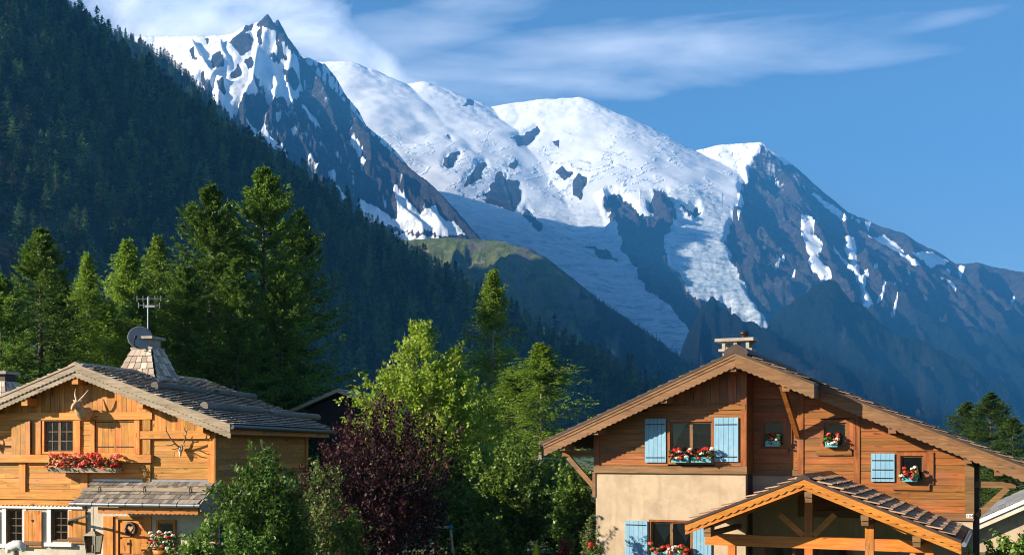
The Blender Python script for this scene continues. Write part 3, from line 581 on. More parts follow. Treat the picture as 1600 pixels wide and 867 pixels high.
leaf('red_petal', (0.45, 0.012, 0.012), (0.72, 0.02, 0.018), (0.85, 0.06, 0.045), 0.2); leaf('coral_petal', (0.66, 0.07, 0.05), (0.86, 0.16, 0.10), (0.95, 0.32, 0.22), 0.2); leaf('white_petal', (0.70, 0.62, 0.45), (0.85, 0.78, 0.66), (0.92, 0.90, 0.84), 0.2)

# ------------------------------------------------------------------ house frame: local u along the front, v into the depth, z up
class House:
    def __init__(s, name, px, py, Y0, a, label, cat):
        s.P = at(px, py, Y0); s.a = a; s.ud = (math.cos(a), -math.sin(a)); s.vd = (math.sin(a), math.cos(a))
        s.root = empty(name, (s.P.x, s.P.y, 0), -a); tag(s.root, label, cat)
    def L(s, px, py, v):                              # photo column/row on the upright plane v -> (u, z)
        dx = (px - HX) / FPX; dz = (HY - py) / FPX
        t = (v + s.P.x * s.vd[0] + s.P.y * s.vd[1]) / (dx * s.vd[0] + s.vd[1])
        x, y = t * dx - s.P.x, t - s.P.y
        return x * s.ud[0] + y * s.ud[1], CAMZ + t * dz
    def U(s, px, v): return s.L(px, HY, v)[0]
    def Z(s, px, py, v): return s.L(px, py, v)[1]
    def world(s, u, v, z): return Vector((s.P.x + u * s.ud[0] + v * s.vd[0], s.P.y + u * s.ud[1] + v * s.vd[1], z))
    def thing(s, name, label, cat, group=None):       # a thing of its own that hangs on or stands by the house, sharing its frame
        o = empty(name, (s.P.x, s.P.y, 0), -s.a); tag(o, label, cat, group); return o
def M(n): return MATS[n]
def plank_rows(parent, u0, u1, z0, z1, v, h, mat, top=None, holes=(), th=0.03, maxlen=3.2, name='plank', gap=0.008):
    """horizontal boards, each its own mesh, trimmed to the roof line and round the openings"""
    z = z0; k = 0
    while z < z1 - 0.02:
        zt = min(z + h, z1) - gap
        def lim(zz):
            if top is None: return u0, u1
            lo, hi = top(zz); return max(u0, lo), min(u1, hi)
        aL, aR = lim(z); bL, bR = lim(zt)
        if aR - aL < 0.05 or bR - bL < 0.02: z += h; continue
        segs = [(aL, aR)]
        for (hu0, hu1, hz0, hz1) in holes:
            if hz0 < (z + zt) / 2 < hz1:
                ns = []
                for (p, q) in segs:
                    if hu1 <= p or hu0 >= q: ns.append((p, q)); continue
                    if hu0 > p: ns.append((p, hu0))
                    if hu1 < q: ns.append((hu1, q))
                segs = ns
        for (p, q) in segs:
            cuts = [p]
            while q - cuts[-1] > maxlen: cuts.append(cuts[-1] + maxlen * rnd.uniform(0.55, 0.95))
            cuts.append(q)
            for i in range(len(cuts) - 1):
                a, b = cuts[i], cuts[i + 1]
                if b - a < 0.03: continue
                ta = bL if a <= aL + 1e-6 else a; tb = bR if b >= aR - 1e-6 else b
                if i < len(cuts) - 2: b -= 0.004; tb -= 0.004
                d = rnd.uniform(-0.004, 0.004); f = v - th + d
                V = [(a, f, z), (b, f, z), (tb, f + 0.006, zt), (ta, f + 0.006, zt), (a, v, z), (b, v, z), (tb, v, zt), (ta, v, zt)]
                MB().add(V, [(0,1,2,3),(7,6,5,4),(0,4,5,1),(1,5,6,2),(2,6,7,3),(3,7,4,0)]).build(name, mat, parent)
        z += h; k += 1
def board_cols(parent, u0, u1, z0, topz, v, w, mat, th=0.03, name='board', botz=None):
    """upright boards under a sloping roof line; topz(u) gives the roof line"""
    n = max(1, round((u1 - u0) / w)); w = (u1 - u0) / n
    for i in range(n):
        a = u0 + i * w; b = a + w - 0.008; za, zb = topz(a), topz(b)
        if max(za, zb) < z0 + 0.03: continue
        za = max(za, z0 + 0.005); zb = max(zb, z0 + 0.005); f = v - th + rnd.uniform(-0.004, 0.004)
        MB().prism([(a, z0), (b, z0), (b, zb), (a, za)], f, v).build(name, mat, parent)
def scallop_board(a, b, w, v0, v1, period=0.13, amp=0.03, n=5):
    """board from a to b (u,z) hanging down w with a scalloped lower edge"""
    a = Vector(a); b = Vector(b); d = b - a; Ln = d.length; d = d / Ln; k = max(1, round(Ln / period)); low = []
    for i in range(k):
        for j in range(n + (i == k - 1)):
            t = (i + j / n) / k; s = abs(math.sin(math.pi * j / n)) if j < n else 0
            p = a + d * (Ln * t); low.append((p.x, p.y - w + amp * (0.6 - s)))
    mb = MB(); m = len(low); up = []
    for i in range(m):
        t = (low[i][0] - a.x) / (b.x - a.x); up.append((low[i][0], a.y + (b.y - a.y) * t))
    V = []
    for vv in (v0, v1):
        V += [(p[0], vv, p[1]) for p in low] + [(p[0], vv, p[1]) for p in up]
    F = []
    for i in range(m - 1):
        F += [(i, i+1, m+i+1, m+i), (2*m+i+1, 2*m+i, 3*m+i, 3*m+i+1), (i+1, i, 2*m+i, 2*m+i+1), (m+i, m+i+1, 3*m+i+1, 3*m+i)]
    F += [(0, m, 3*m, 2*m), (m-1, 3*m-1, 4*m-1, 2*m-1)]
    return mb.add(V, F)
def slope_tiles(o0, along, down, n_along, n_down, w, l, th, mat, name, parent, lift=0.03, jitter=0.0, gap=0.01, stuff=True, offset=0.5, each=False):
    """overlapping tiles on a roof plane: o0 = upper corner, along/down unit vectors"""
    along = Vector(along).normalized(); down = Vector(down).normalized(); nrm = down.cross(along)
    if nrm.z < 0: nrm = -nrm
    mb = MB(); out = []
    for r in range(n_down):
        for c in range(n_along):
            off = (offset * w if r % 2 else 0)
            p = Vector(o0) + along * (c * w + off + rnd.uniform(-jitter, jitter)) + down * (r * l + rnd.uniform(-jitter, jitter))
            ww = w - gap; ll = l * 1.25; t2 = th * rnd.uniform(0.8, 1.3); a = p + nrm * 0.005; b = p + along * ww + nrm * 0.005
            c_ = b + down * ll + nrm * lift; d_ = a + down * ll + nrm * (lift + rnd.uniform(-0.3, 0.3) * jitter)
            V = [a, b, c_, d_, a + nrm * t2, b + nrm * t2, c_ + nrm * t2, d_ + nrm * t2]; F = [(3,2,1,0),(4,5,6,7),(0,1,5,4),(1,2,6,5),(2,3,7,6),(3,0,4,7)]
            if each: MB().add(V, F).build(name, mat, parent)
            else: mb.add(V, F)
    if each: return None
    o = mb.build(name, mat, parent)
    if stuff: o["kind"] = "stuff"
    return o
def window(parent, u0, u1, z0, z1, v, frame_mat, bars=(2, 3), leaves=2, fw=0.06, depth=0.05, curtain=None, sash=None, reveal=0.1):
    """window part: frame, sashes, glazing bars, single panes and the dark room behind"""
    w = MB()
    w.box(u0, u0 + fw, v - depth, v + reveal, z0, z1).box(u1 - fw, u1, v - depth, v + reveal, z0, z1).box(u0 + fw, u1 - fw, v - depth, v + reveal, z1 - fw, z1).box(u0 + fw, u1 - fw, v - depth, v + reveal, z0, z0 + fw)
    win = w.build('window', frame_mat, parent)
    a, b, c, d = u0 + fw, u1 - fw, z0 + fw, z1 - fw; lw = (b - a) / leaves; s = 0.045; sm = sash or frame_mat
    for i in range(leaves):
        p, q = a + i * lw, a + (i + 1) * lw
        MB().box(p, p + s, v + 0.01, v + 0.05, c, d).box(q - s, q, v + 0.01, v + 0.05, c, d).box(p + s, q - s, v + 0.01, v + 0.05, d - s, d).box(p + s, q - s, v + 0.01, v + 0.05, c, c + s).build('sash', sm, win)
        nx, nz = bars; pw = (q - p - 2 * s) / nx; ph = (d - c - 2 * s) / nz; bb = 0.012
        for ix in range(1, nx): MB().box(p + s + ix * pw - bb, p + s + ix * pw + bb, v + 0.014, v + 0.04, c + s, d - s).build('glazing_bar', sm, win)
        for iz in range(1, nz):
            for ix in range(nx): MB().box(p + s + ix * pw + bb * (ix > 0), p + s + (ix + 1) * pw - bb * (ix < nx - 1), v + 0.016, v + 0.038, c + s + iz * ph - bb, c + s + iz * ph + bb).build('glazing_bar', sm, win)
        for ix in range(nx):
            for iz in range(nz):
                MB().box(p + s + ix * pw + 0.004, p + s + (ix + 1) * pw - 0.004, v + 0.024, v + 0.029, c + s + iz * ph + 0.004, c + s + (iz + 1) * ph - 0.004).build('pane', M('window_glass'), win)
    MB().box(a, b, v + 0.22, v + 0.24, c, d).build('shade_sheet', M('room_dark'), win)  # near-black sheet that paints in the unlit interior
    return win
def shutter(parent, u0, u1, z0, z1, v, mat, n=5, th=0.035, straps=(0.16, 0.86), name='shutter', z_brace=None):
    """plank shutter: backing rails, single boards, iron strap hinges"""
    sh = MB().box(u0 + 0.03, u1 - 0.03, v - 0.006, v + 0.012, z0 + 0.03, z1 - 0.03).build(name, mat, parent); w = (u1 - u0) / n
    for i in range(n): MB().box(u0 + i * w + 0.004, u0 + (i + 1) * w - 0.004, v - th, v - 0.008, z0, z1).build('board', mat, sh)
    for f in straps:
        z = z0 + (z1 - z0) * f
        MB().box(u0 + 0.03, u1 - 0.04, v - th - 0.012, v - th - 0.001, z - 0.013, z + 0.013).build('strap_hinge', M('iron'), sh)
    return sh
def quads(P, D, Nn, length, width, fold=0.0):
    """leaf-shaped quads: centres P, pointing D, facing Nn (arrays)"""
    D = D / (np.linalg.norm(D, axis=1, keepdims=True) + 1e-9); S_ = np.cross(D, Nn); S_ /= (np.linalg.norm(S_, axis=1, keepdims=True) + 1e-9)
    length = np.asarray(length).reshape(-1, 1) * np.ones((len(P), 1)); width = np.asarray(width).reshape(-1, 1) * np.ones((len(P), 1))
    N2 = np.cross(S_, D)
    a = P - D * length * 0.5; c = P + D * length * 0.5; b = P + S_ * width * 0.5 + N2 * width * fold; d = P - S_ * width * 0.5 + N2 * width * fold
    V = np.stack([a, b, c, d], 1).reshape(-1, 3); F = np.arange(len(V)).reshape(-1, 4); return V, F
def rand_dirs(n): d = rng.normal(size=(n, 3)); return d / np.linalg.norm(d, axis=1, keepdims=True)
def blooms(parent, centres, r, mat, name, per=26, petal=0.055, kind='stuff'):
    P = np.repeat(np.array(centres, float), per, 0); d = rand_dirs(len(P)); d[:, 2] = np.abs(d[:, 2]) * 0.8 - 0.15
    R = np.repeat(np.asarray(r) * np.ones(len(centres)), per)[:, None]
    Q = P + d * R * rng.uniform(0.75, 1.05, (len(P), 1)); V, F = quads(Q, np.cross(d, rand_dirs(len(P))), d, petal, petal * 0.95)
    o = link_mesh(name, np_mesh(name, V, F, mat), None, parent); o["kind"] = kind; return o
def leaf_fill(parent, lo, hi, n, mat, name, size=0.08):
    P = rng.uniform(lo, hi, (n, 3)); d = rand_dirs(n); V, F = quads(P, d, rand_dirs(n), size, size * 0.85)
    o = link_mesh(name, np_mesh(name, V, F, mat), None, parent); o["kind"] = 'stuff'; return o
def flower_box(house, u0, u1, z0, zt, v0, v1, label, trough_mat, palette, group=None, n=14, r=0.085, cat='flower box', ledge=None, leaves=160, tall=0.25):
    o = house.thing('flower_box', label, cat, group)
    nb = MB(); e = 0.02
    nb.prism_x([(v0, zt), (v0 + 0.03, z0), (v1, z0), (v1, zt), (v1 - e, zt), (v1 - e, z0 + e), (v0 + 0.03 + e, z0 + e), (v0 + e, zt)], u0, u1).box(u0 + 0.001, u0 + e, v0 + 0.035, v1 - 0.004, z0 + 0.003, zt - 0.006).box(u1 - e, u1 - 0.001, v0 + 0.035, v1 - 0.004, z0 + 0.003, zt - 0.006)
    nb.build('trough', trough_mat, o)
    leaf_fill(o, (u0 - 0.05, v0 - 0.07, zt - 0.10), (u1 + 0.05, v1, zt + tall * 0.75), leaves, M('geranium_leaf'), 'foliage', 0.09)
    for mat, share in palette:
        k = max(2, round(n * share)); cs = [(rnd.uniform(u0 - 0.04, u1 + 0.04), rnd.uniform(v0 - 0.1, v1 - 0.02), zt + rnd.uniform(-0.05, tall)) for _ in range(k)]
        blooms(o, cs, [rnd.uniform(r * 0.7, r * 1.15) for _ in cs], M(mat), 'blossom')
    return o
def V_for(h, px, u):                                  # depth v at which local column u appears at photo column px
    k = (px - HX) / FPX; bx = h.P.x + u * h.ud[0]; by = h.P.y + u * h.ud[1]
    return (bx - k * by) / (k * h.vd[1] - h.vd[0])
def roof_hit(h, px, py, zr, t, side=1):               # point where the sight line meets a roof plane z = zr - t*|u|
    dx, dz = (px - HX) / FPX, (HY - py) / FPX
    au = dx * h.ud[0] + h.ud[1]; bu = -(h.P.x * h.ud[0] + h.P.y * h.ud[1])
    s = (zr - t * side * bu - CAMZ) / (dz + t * side * au)
    x, y = s * dx - h.P.x, s - h.P.y
    return x * h.ud[0] + y * h.ud[1], x * h.vd[0] + y * h.vd[1], CAMZ + s * dz

# ------------------------------------------------------------------ right chalet: timber over ochre stucco, gabled entrance porch
def right_chalet():
    H = House('timber_chalet', 1148, 549, 30.0, math.radians(24.5), 'large red-brown timber chalet with ochre stucco ground floor and blue shutters', 'house')
    R = H.root; t = 0.429; z0 = H.P.z; top = lambda u: z0 - t * abs(u)
    v1, v2 = 0.85, 1.78; vb = 7.4; uL = H.U(931, v1); uB = H.U(1165, v1); uR = H.U(1520, v2); tipL = -5.72; tipR = uR + 1.55; uS = H.U(1272, 0.0); roofd = 7.9
    zW = H.Z(1050, 738, v1); zW2 = H.Z(1500, 811, v2); zS = H.Z(1205, 735, v2); uP = H.U(1247, v2)
    wall_top = lambda u: top(u) - 0.22
    # shell
    MB().prism([(uL, 0), (uR, 0), (uR, wall_top(uR)), (0, wall_top(0)), (uL, wall_top(uL))], v2 + 0.26, vb).build('inner_wall', M('dark_brown'), R)
    MB().prism([(uL, 0), (uB, 0), (uB, wall_top(uB)), (0, wall_top(0)), (uL, wall_top(uL))], v1 + 0.26, v2 + 0.26).build('inner_wall', M('dark_brown'), R)
    MB().box(uB - 0.001, uB + 0.02, v1 + 0.0, v2, zW - 0.03, wall_top(uB) - 0.01).build('return_wall', M('red_wood'), R)
    # stucco: the block has a window opening, so it is laid round it
    w5 = (H.U(1014, v1), H.U(1083, v1), H.Z(1050, 905, v1), H.Z(1050, 812, v1))
    st = MB(); st.box(uL, w5[0], v1, v1 + 0.26, 0, zW).box(w5[1], uB, v1, v1 + 0.26, 0, zW).box(w5[0], w5[1], v1, v1 + 0.26, 0, w5[2]).box(w5[0], w5[1], v1, v1 + 0.26, w5[3], zW)
    st.box(uB - 0.26, uB - 0.002, v1 + 0.26, v2, 0, zW)
    st.build('stucco_wall', M('ochre_stucco'), R)
    MB().box(uB, uP, v2, v2 + 0.26, 0, zS).box(uP, uR, v2, v2 + 0.26, 0, zW2).build('stucco_wall', M('ochre_stucco'), R)
    MB().box(uR - 0.002, uR + 0.03, v2 + 0.3, vb, 0, zW2).build('side_wall', M('ochre_stucco'), R)
    # openings (u0,u1,z0,z1)
    def rect(x0, x1, y0, y1, v): return (H.U(x0, v), H.U(x1, v), H.Z((x0 + x1) / 2, y1, v), H.Z((x0 + x1) / 2, y0, v))
    w1 = rect(1044, 1117, 655, 725, v1); w2 = rect(1189, 1229, 653, 700, v2); w3 = rect(1282, 1328, 655, 702, v2); w4 = rect(1401, 1449, 706, 756, v2)
    lim = lambda zz: (-(z0 - 0.24 - zz) / t, (z0 - 0.24 - zz) / t)
    zb = H.Z(1100, 641, v1)
    plank_rows(R, uL, uB, zW + 0.2, zb, v1, 0.185, M('red_wood'), lim, [w1], maxlen=4.0)
    board_cols(R, lim(zb)[0] + 0.02, uB, zb + 0.17, lambda u: top(u) - 0.24, v1, 0.24, M('red_wood_upright'))
    MB().box(max(uL, lim(zb + 0.16)[0]), uB, v1 - 0.06, v1 + 0.0, zb, zb + 0.16).build('beam', M('red_wood'), R)
    MB().box(uL - 0.04, uB + 0.05, v1 - 0.075, v1 + 0.02, zW - 0.02, zW + 0.19).build('beam', M('tan_wood'), R)
    MB().box(uL - 0.05, uL + 0.13, v1 - 0.05, v1 + 0.1, zW + 0.19, wall_top(uL)).build('corner_post', M('red_wood_upright'), R)
    MB().box(uL - 0.10, uL - 0.002, v1 - 0.03, v1 + 0.12, zW - 0.75, zW + 0.0).build('corner_post', M('tan_wood'), R)
    MB().box(uB - 0.13, uB + 0.035, v1 - 0.05, v1 + 0.02, zW + 0.19, wall_top(uB) - 0.02).build('corner_post', M('red_wood_upright'), R)
    # recessed right part
    plank_rows(R, uB + 0.03, uP, zS + 0.03, 9, v2, 0.185, M('red_wood'), lim, [w2], maxlen=4.0)
    plank_rows(R, uP, uR, zW2 + 0.17, 9, v2, 0.185, M('red_wood'), lim, [w3, w4], maxlen=4.0)
    MB().box(uP, uR + 0.03, v2 - 0.06, v2 + 0.02, zW2 - 0.03, zW2 + 0.165).build('beam', M('tan_wood'), R)
    MB().box(uB + 0.04, uP, v2 - 0.05, v2 + 0.01, zS - 0.14, zS + 0.025).build('beam', M('tan_wood'), R)
    for x, w in ((1251, 0.17), (1339, 0.16)):
        u = H.U(x, v2); MB().box(u - w / 2, u + w / 2, v2 - 0.055, v2 - 0.0, (zW2 if x > 1300 else zS - 0.3) + 0.17, wall_top(u) - 0.04).build('post', M('red_wood_upright'), R)
    MB().box(uR - 0.2, uR + 0.035, v2 - 0.06, v2 + 0.1, zW2 + 0.17, wall_top(uR)).build('corner_post', M('tan_wood'), R)
    # right side wall boards, in shade
    for k in range(12):
        z = zW2 + k * 0.185
        if z + 0.18 < wall_top(uR): MB().box(uR, uR + 0.03, v2 + 0.12, vb, z, z + 0.177).build('plank', M('red_wood'), R)
    MB().box(uR + 0.001, uR + 0.16, v2 + 0.2, v2 + 0.38, 0, wall_top(uR)).build('post', M('dark_brown'), R)
    zbk = H.Z(1560, 757, 1.9)
    MB().beam((uR + 0.04, 1.92, zbk), (uR + 1.05, 1.92, zbk), 0.13, 0.17).build('bracket_beam', M('tan_wood'), R)
    MB().beam((uR + 0.10, 1.92, zbk - 0.85), (uR + 0.85, 1.92, zbk - 0.08), 0.12, 0.15).build('brace', M('tan_wood'), R)
    zl = H.Z(905, 708, 1.0); MB().beam((uL - 0.08, 0.95, zW - 0.45), (uL - 0.92, 0.95, zl - 0.12), 0.12, 0.15).build('brace', M('tan_wood'), R)
    MB().beam((uL + 0.0, 0.95, zl), (uL - 1.1, 0.95, zl), 0.13, 0.16).build('bracket_beam', M('red_wood'), R)
    ub = H.U(1240, v2 - 0.2); MB().beam((ub + 0.1, v2 - 0.05, H.Z(1248, 682, v2)), (ub - 0.12, 0.45, top(ub) - 0.36), 0.13, 0.14).build('brace', M('red_wood'), R)
    # roof
    roof = MB(); th = 0.13
    def slab(u0, u1, va, vb_, drop=0.03, th=th):
        roof.prism([(u0, top(u0) - drop), (u1, top(u1) - drop), (u1, top(u1) - drop - th), (u0, top(u0) - drop - th)], va, vb_)
    slab(tipL, 0, 0.07, roofd); slab(0, uS, 0.07, roofd); slab(uS + 0.0005, tipR, 1.0, roofd)
    ro = roof.build('roof', M('dark_brown'), R)
    def barge(a, b, v, k=0):
        za, zb_ = top(a), top(b)
        MB().prism([(a, za + 0.02), (b, zb_ + 0.02), (b, zb_ - 0.05), (a, za - 0.05)], v - 0.03, v + 0.30).build('roof_edge_strip', M('brown_metal'), ro)
        MB().prism([(a, za - 0.052), (b, zb_ - 0.052), (b, zb_ - 0.118), (a, za - 0.118)], v - 0.018, v + 0.06).build('barge_board', M('tan_wood'), ro)
        MB().prism([(a, za - 0.122), (b, zb_ - 0.122), (b, zb_ - 0.205), (a, za - 0.205)], v + 0.004, v + 0.06).build('barge_board', M('tan_wood'), ro)
        scallop_board((a, za - 0.19), (b, zb_ - 0.19), 0.24, v + 0.022, v + 0.068, 0.17, 0.035).build('scalloped_board', M('tan_wood'), ro)
    barge(tipL, -0.0, 0.0); barge(0.0, uS, 0.0); barge(uS, tipR, 0.93)
    MB().box(uS - 0.06, uS, 0.005, 0.93, top(uS) - 0.40, top(uS) - 0.0).build('barge_return', M('tan_wood'), ro)
    sl = math.hypot(1, t); nL = int(abs(tipL) * sl / 0.34) + 1; nR = int(tipR * sl / 0.34)
    slope_tiles((0, 0.22, z0), (0, 1, 0), (-1, 0, -t), int((roofd - 0.3) / 0.3), nL, 0.3, 0.335, 0.02, M('brown_tile'), 'roof_tiles', ro, 0.055, offset=0)
    slope_tiles((0, 1.05, z0), (0, 1, 0), (1, 0, -t), int((roofd - 1.1) / 0.3), nR, 0.3, 0.34, 0.02, M('brown_tile'), 'roof_tiles', ro, 0.055, offset=0)
    slope_tiles((0, 0.2, z0), (0, 1, 0), (1, 0, -t), 3, int(uS * sl / 0.34), 0.30, 0.34, 0.02, M('brown_tile'), 'roof_tiles', ro, 0.055, offset=0)
    MB().prism([(-0.34, z0 - 0.03), (-0.30, z0 + 0.07), (0, z0 + 0.22), (0.30, z0 + 0.07), (0.34, z0 - 0.03), (0.30, z0 - 0.13), (-0.30, z0 - 0.13)], 0.10, roofd - 0.15).build('ridge_cap', M('dark_brown'), ro)
    for px in (1145, 1037, 930, 878):                 # purlin ends under the verge
        u = H.U(px, 0.1); MB().box(u - 0.10, u + 0.10, 0.07, v1 + 0.02, top(u) - 0.50 if px != 1145 else z0 - 0.55, top(u) - (0.33 if px != 1145 else 0.36)).build('purlin', M('tan_wood'), ro)
    for px in (1237, 1394, 1512, 1560):
        u = H.U(px, 1.0); MB().box(u - 0.10, u + 0.10, 1.01 if px > 1272 else 0.1, v2 + 0.05, top(u) - 0.54, top(u) - 0.30).build('purlin', M('tan_wood'), ro)
    for i in range(9):                                # soffit boards under the left eave
        v = 0.12 + i * 0.62; MB().beam((tipL + 0.05, v, top(tipL + 0.05) - 0.21), (uL + 0.1, v, top(uL + 0.1) - 0.21), 0.09, 0.10).build('rafter', M('tan_wood'), ro)
    for u in (tipL, tipR):
        MB().tube([(u + (0.05 if u > 0 else -0.05), 1.0 if u > 0 else 0.1, top(u) - 0.07), (u + (0.05 if u > 0 else -0.05), roofd, top(u) - 0.09)], 0.07, 8).build('gutter', M('brown_metal'), ro)
    # chimney with slab cap on short piers
    vc = 4.0; ch = MB(); c0 = H.U(1125, vc); c1 = H.U(1177, vc); zs = H.Z(1152, 549, vc); zc = H.Z(1152, 534, vc); zt = H.Z(1152, 529, vc); cm = (c0 + c1) / 2
    chim = ch.box(c0 + 0.12, c1 - 0.10, vc - 0.15, vc + 0.35, z0 - 0.9, zs).build('chimney', M('concrete'), ro)
    MB().box(c0, c1, vc - 0.22, vc + 0.45, zs, zs + 0.075).build('slab', M('concrete'), chim)
    MB().box(H.U(1120, vc), H.U(1180, vc), vc - 0.28, vc + 0.5, zc, zt).build('slab', M('concrete'), chim)
    for u in (c0 + 0.16, cm, c1 - 0.14):
        for v in (vc - 0.15, vc + 0.37): MB().box(u - 0.05, u + 0.05, v - 0.05, v + 0.05, zs + 0.075, zc).build('pier', M('concrete'), chim)
    up = H.U(1162, vc); MB().lathe([(0.11, 0), (0.12, 0.06), (0.115, 0.12), (0.15, 0.14), (0.15, 0.19), (0.08, 0.24), (0.0, 0.26)], (up, vc + 0.1, zt), 14).build('chimney_pot', M('dark_tin'), chim)
    # windows, shutters
    def win(r, v, **k): return window(R, *r, v, M('red_wood_upright'), sash=M('tan_wood'), **k)
    win(w1, v1 - 0.02, bars=(1, 1), leaves=2, fw=0.07); win(w2, v2, bars=(1, 1), leaves=1, fw=0.09); win(w3, v2, bars=(1, 1), leaves=1, fw=0.09); win(w4, v2, bars=(1, 1), leaves=1, fw=0.10)
    wl = win(w5, v1 + 0.06, bars=(1, 1), leaves=2, fw=0.06)
    MB().box(w5[0] + 0.08, w5[0] + 0.45, v1 + 0.16, v1 + 0.17, w5[3] - 0.45, w5[3] - 0.1).build('blind', M('lace'), wl) if False else None
    for x in (1034, 1067):                            # lace hearts in the ground-floor window
        u = H.U(x + 4, v1 + 0.13); z = w5[3] - 0.12; s = 0.30
        pts = [(-0.85, 0), (0.85, 0), (0.8, -0.45), (0.45, -0.95), (0.1, -1.55), (0, -1.75), (-0.1, -1.55), (-0.45, -0.95), (-0.8, -0.45)]
        MB().prism([(u + a * s, z + b * s) for a, b in pts], v1 + 0.135, v1 + 0.14).build('lace_curtain', M('lace'), wl)
    w1o = [o for o in R.children if o.name.startswith('window')][0]
    MB().box(w1[0] + 0.72, w1[1] - 0.09, v1 + 0.04, v1 + 0.05, w1[3] - 0.42, w1[3] - 0.09).build('blind', M('blind_green'), w1o)
    MB().prism([(w1[0] + 0.12, w1[3] - 0.1), (w1[0] + 0.5, w1[3] - 0.1), (w1[0] + 0.42, w1[3] - 0.35), (w1[0] + 0.3, w1[3] - 0.5), (w1[0] + 0.16, w1[3] - 0.8)], v1 + 0.04, v1 + 0.05).build('lace_curtain', M('lace'), w1o)
    def sh(x0, x1, y0, y1, v, **k): r = rect(x0, x1, y0, y1, v); return shutter(R, r[0], r[1], r[2], r[3], v, M('blue_paint'), **k)
    sh(1008, 1041, 654, 722, v1 - 0.055, straps=(0.11, 0.87)); sh(1116, 1154, 652, 721, v1 - 0.055, straps=(0.11, 0.84)); sh(977, 1012, 813, 905, v1 - 0.02, straps=(0.15, 0.93)); sh(1083, 1112, 813, 905, v1 - 0.02, straps=(0.15, 0.93)); sh(1361, 1398, 708, 752, v2 - 0.06, straps=(0.12, 0.75, 0.42))
    # sills and trim of the small windows
    for r in (w2, w3, w4):
        MB().box(r[0] - 0.10, r[1] + 0.06, v2 - 0.09, v2 - 0.0, r[2] - 0.16, r[2] - 0.004).build('sill', M('red_wood'), R)
        MB().box(r[1] - 0.0, r[1] + 0.16, v2 - 0.07, v2 - 0.002, r[2], r[3] + 0.0).build('window_casing', M('red_wood_upright'), R)
    # ---- entrance porch (part of the house)
    vp = -2.79; pu, pz = H.L(1255, 746, vp); lu, lz = H.L(1070, 817, vp); ru, rz = H.L(1502, 846, vp); tl = (pz - lz) / (pu - lu); tr = (pz - rz) / (ru - pu)
    ptop = lambda u: pz - (tl * (pu - u) if u < pu else tr * (u - pu)); vE = v2 - 0.02; vEl = v1 - 0.02
    pr = MB()
    pr.prism([(pu, pz - 0.02), (ru, rz - 0.02), (ru, rz - 0.11), (pu, pz - 0.11)], vp + 0.06, vE)
    mid = uB + 0.06; pr.prism([(mid, ptop(mid) - 0.02), (pu, pz - 0.02), (pu, pz - 0.11), (mid, ptop(mid) - 0.11)], vp + 0.06, vE)
    pr.prism([(lu, lz - 0.02), (mid - 0.001, ptop(mid) - 0.02), (mid - 0.001, ptop(mid) - 0.11), (lu, lz - 0.11)], vp + 0.06, vEl)
    porch = pr.build('porch_roof', M('dark_brown'), R)
    for (a, b) in ((lu, pu), (pu, ru)):
        za, zb_ = ptop(a), ptop(b)
        MB().prism([(a, za + 0.03), (b, zb_ + 0.03), (b, zb_ - 0.035), (a, za - 0.035)], vp - 0.02, vp + 0.25).build('roof_edge_strip', M('brown_metal'), porch)
        MB().prism([(a, za - 0.20), (b, zb_ - 0.20), (b, zb_ - 0.295), (a, za - 0.295)], vp + 0.03, vp + 0.07).build('barge_board', M('orange_wood'), porch)
        scallop_board((a, za - 0.037), (b, zb_ - 0.037), 0.16, vp + 0.0, vp + 0.03, 0.21, 0.04).build('scalloped_board', M('orange_wood'), porch)
    s2 = math.hypot(1, tr); nd = int((ru - pu) * s2 / 0.30)
    slope_tiles((pu, vp + 0.12, pz + 0.01), (0, 1, 0), (1, 0, -tr), 12, nd, 0.335, 0.30, 0.025, M('porch_tile'), 'tile', porch, 0.07, 0.012, 0.035, offset=0, each=True)
    slope_tiles((pu, vp + 0.12, pz + 0.01), (0, 1, 0), (-1, 0, -tl), 9, int((pu - lu) * s2 / 0.30), 0.335, 0.30, 0.025, M('porch_tile'), 'tile', porch, 0.07, 0.012, 0.035, offset=0, each=True)
    MB().prism([(pu - 0.16, pz + 0.0), (pu, pz + 0.10), (pu + 0.16, pz + 0.0), (pu + 0.16, pz - 0.05), (pu - 0.16, pz - 0.05)], vp + 0.0, vE).build('ridge_cap', M('brown_metal'), porch)
    MB().tube([(ru + 0.06, vp - 0.03, rz - 0.06), (ru + 0.06, vE + 0.3, rz - 0.08)], 0.06, 8).build('gutter', M('zinc'), porch)
    vt = -1.45; zbt = H.Z(1264, 838, vt); zbb = H.Z(1264, 856, vt); ul, ur = H.U(1103, vt), H.U(1456, vt)
    MB().box(ul, ur, vt - 0.09, vt + 0.09, zbb, zbt).build('tie_beam', M('orange_wood'), porch)
    uk = H.U(1264, vt); MB().box(uk - 0.10, uk + 0.10, vt - 0.07, vt + 0.07, zbt, ptop(uk) - 0.12).build('king_post', M('orange_wood_upright'), porch)
    for (xa, ya, xb, yb) in ((1219, 803, 1256, 836), (1305, 803, 1272, 836)):
        a = H.L(xa, ya, vt); b = H.L(xb, yb, vt); MB().beam((a[0], vt, a[1]), (b[0], vt, b[1]), 0.12, 0.15).build('strut', M('orange_wood'), porch)
    for (a, b) in ((lu + 0.3, pu - 0.1), (pu + 0.1, ru - 0.3)): MB().beam((a, vt, ptop(a) - 0.23), (b, vt, ptop(b) - 0.23), 0.14, 0.20).build('principal_rafter', M('orange_wood'), porch)
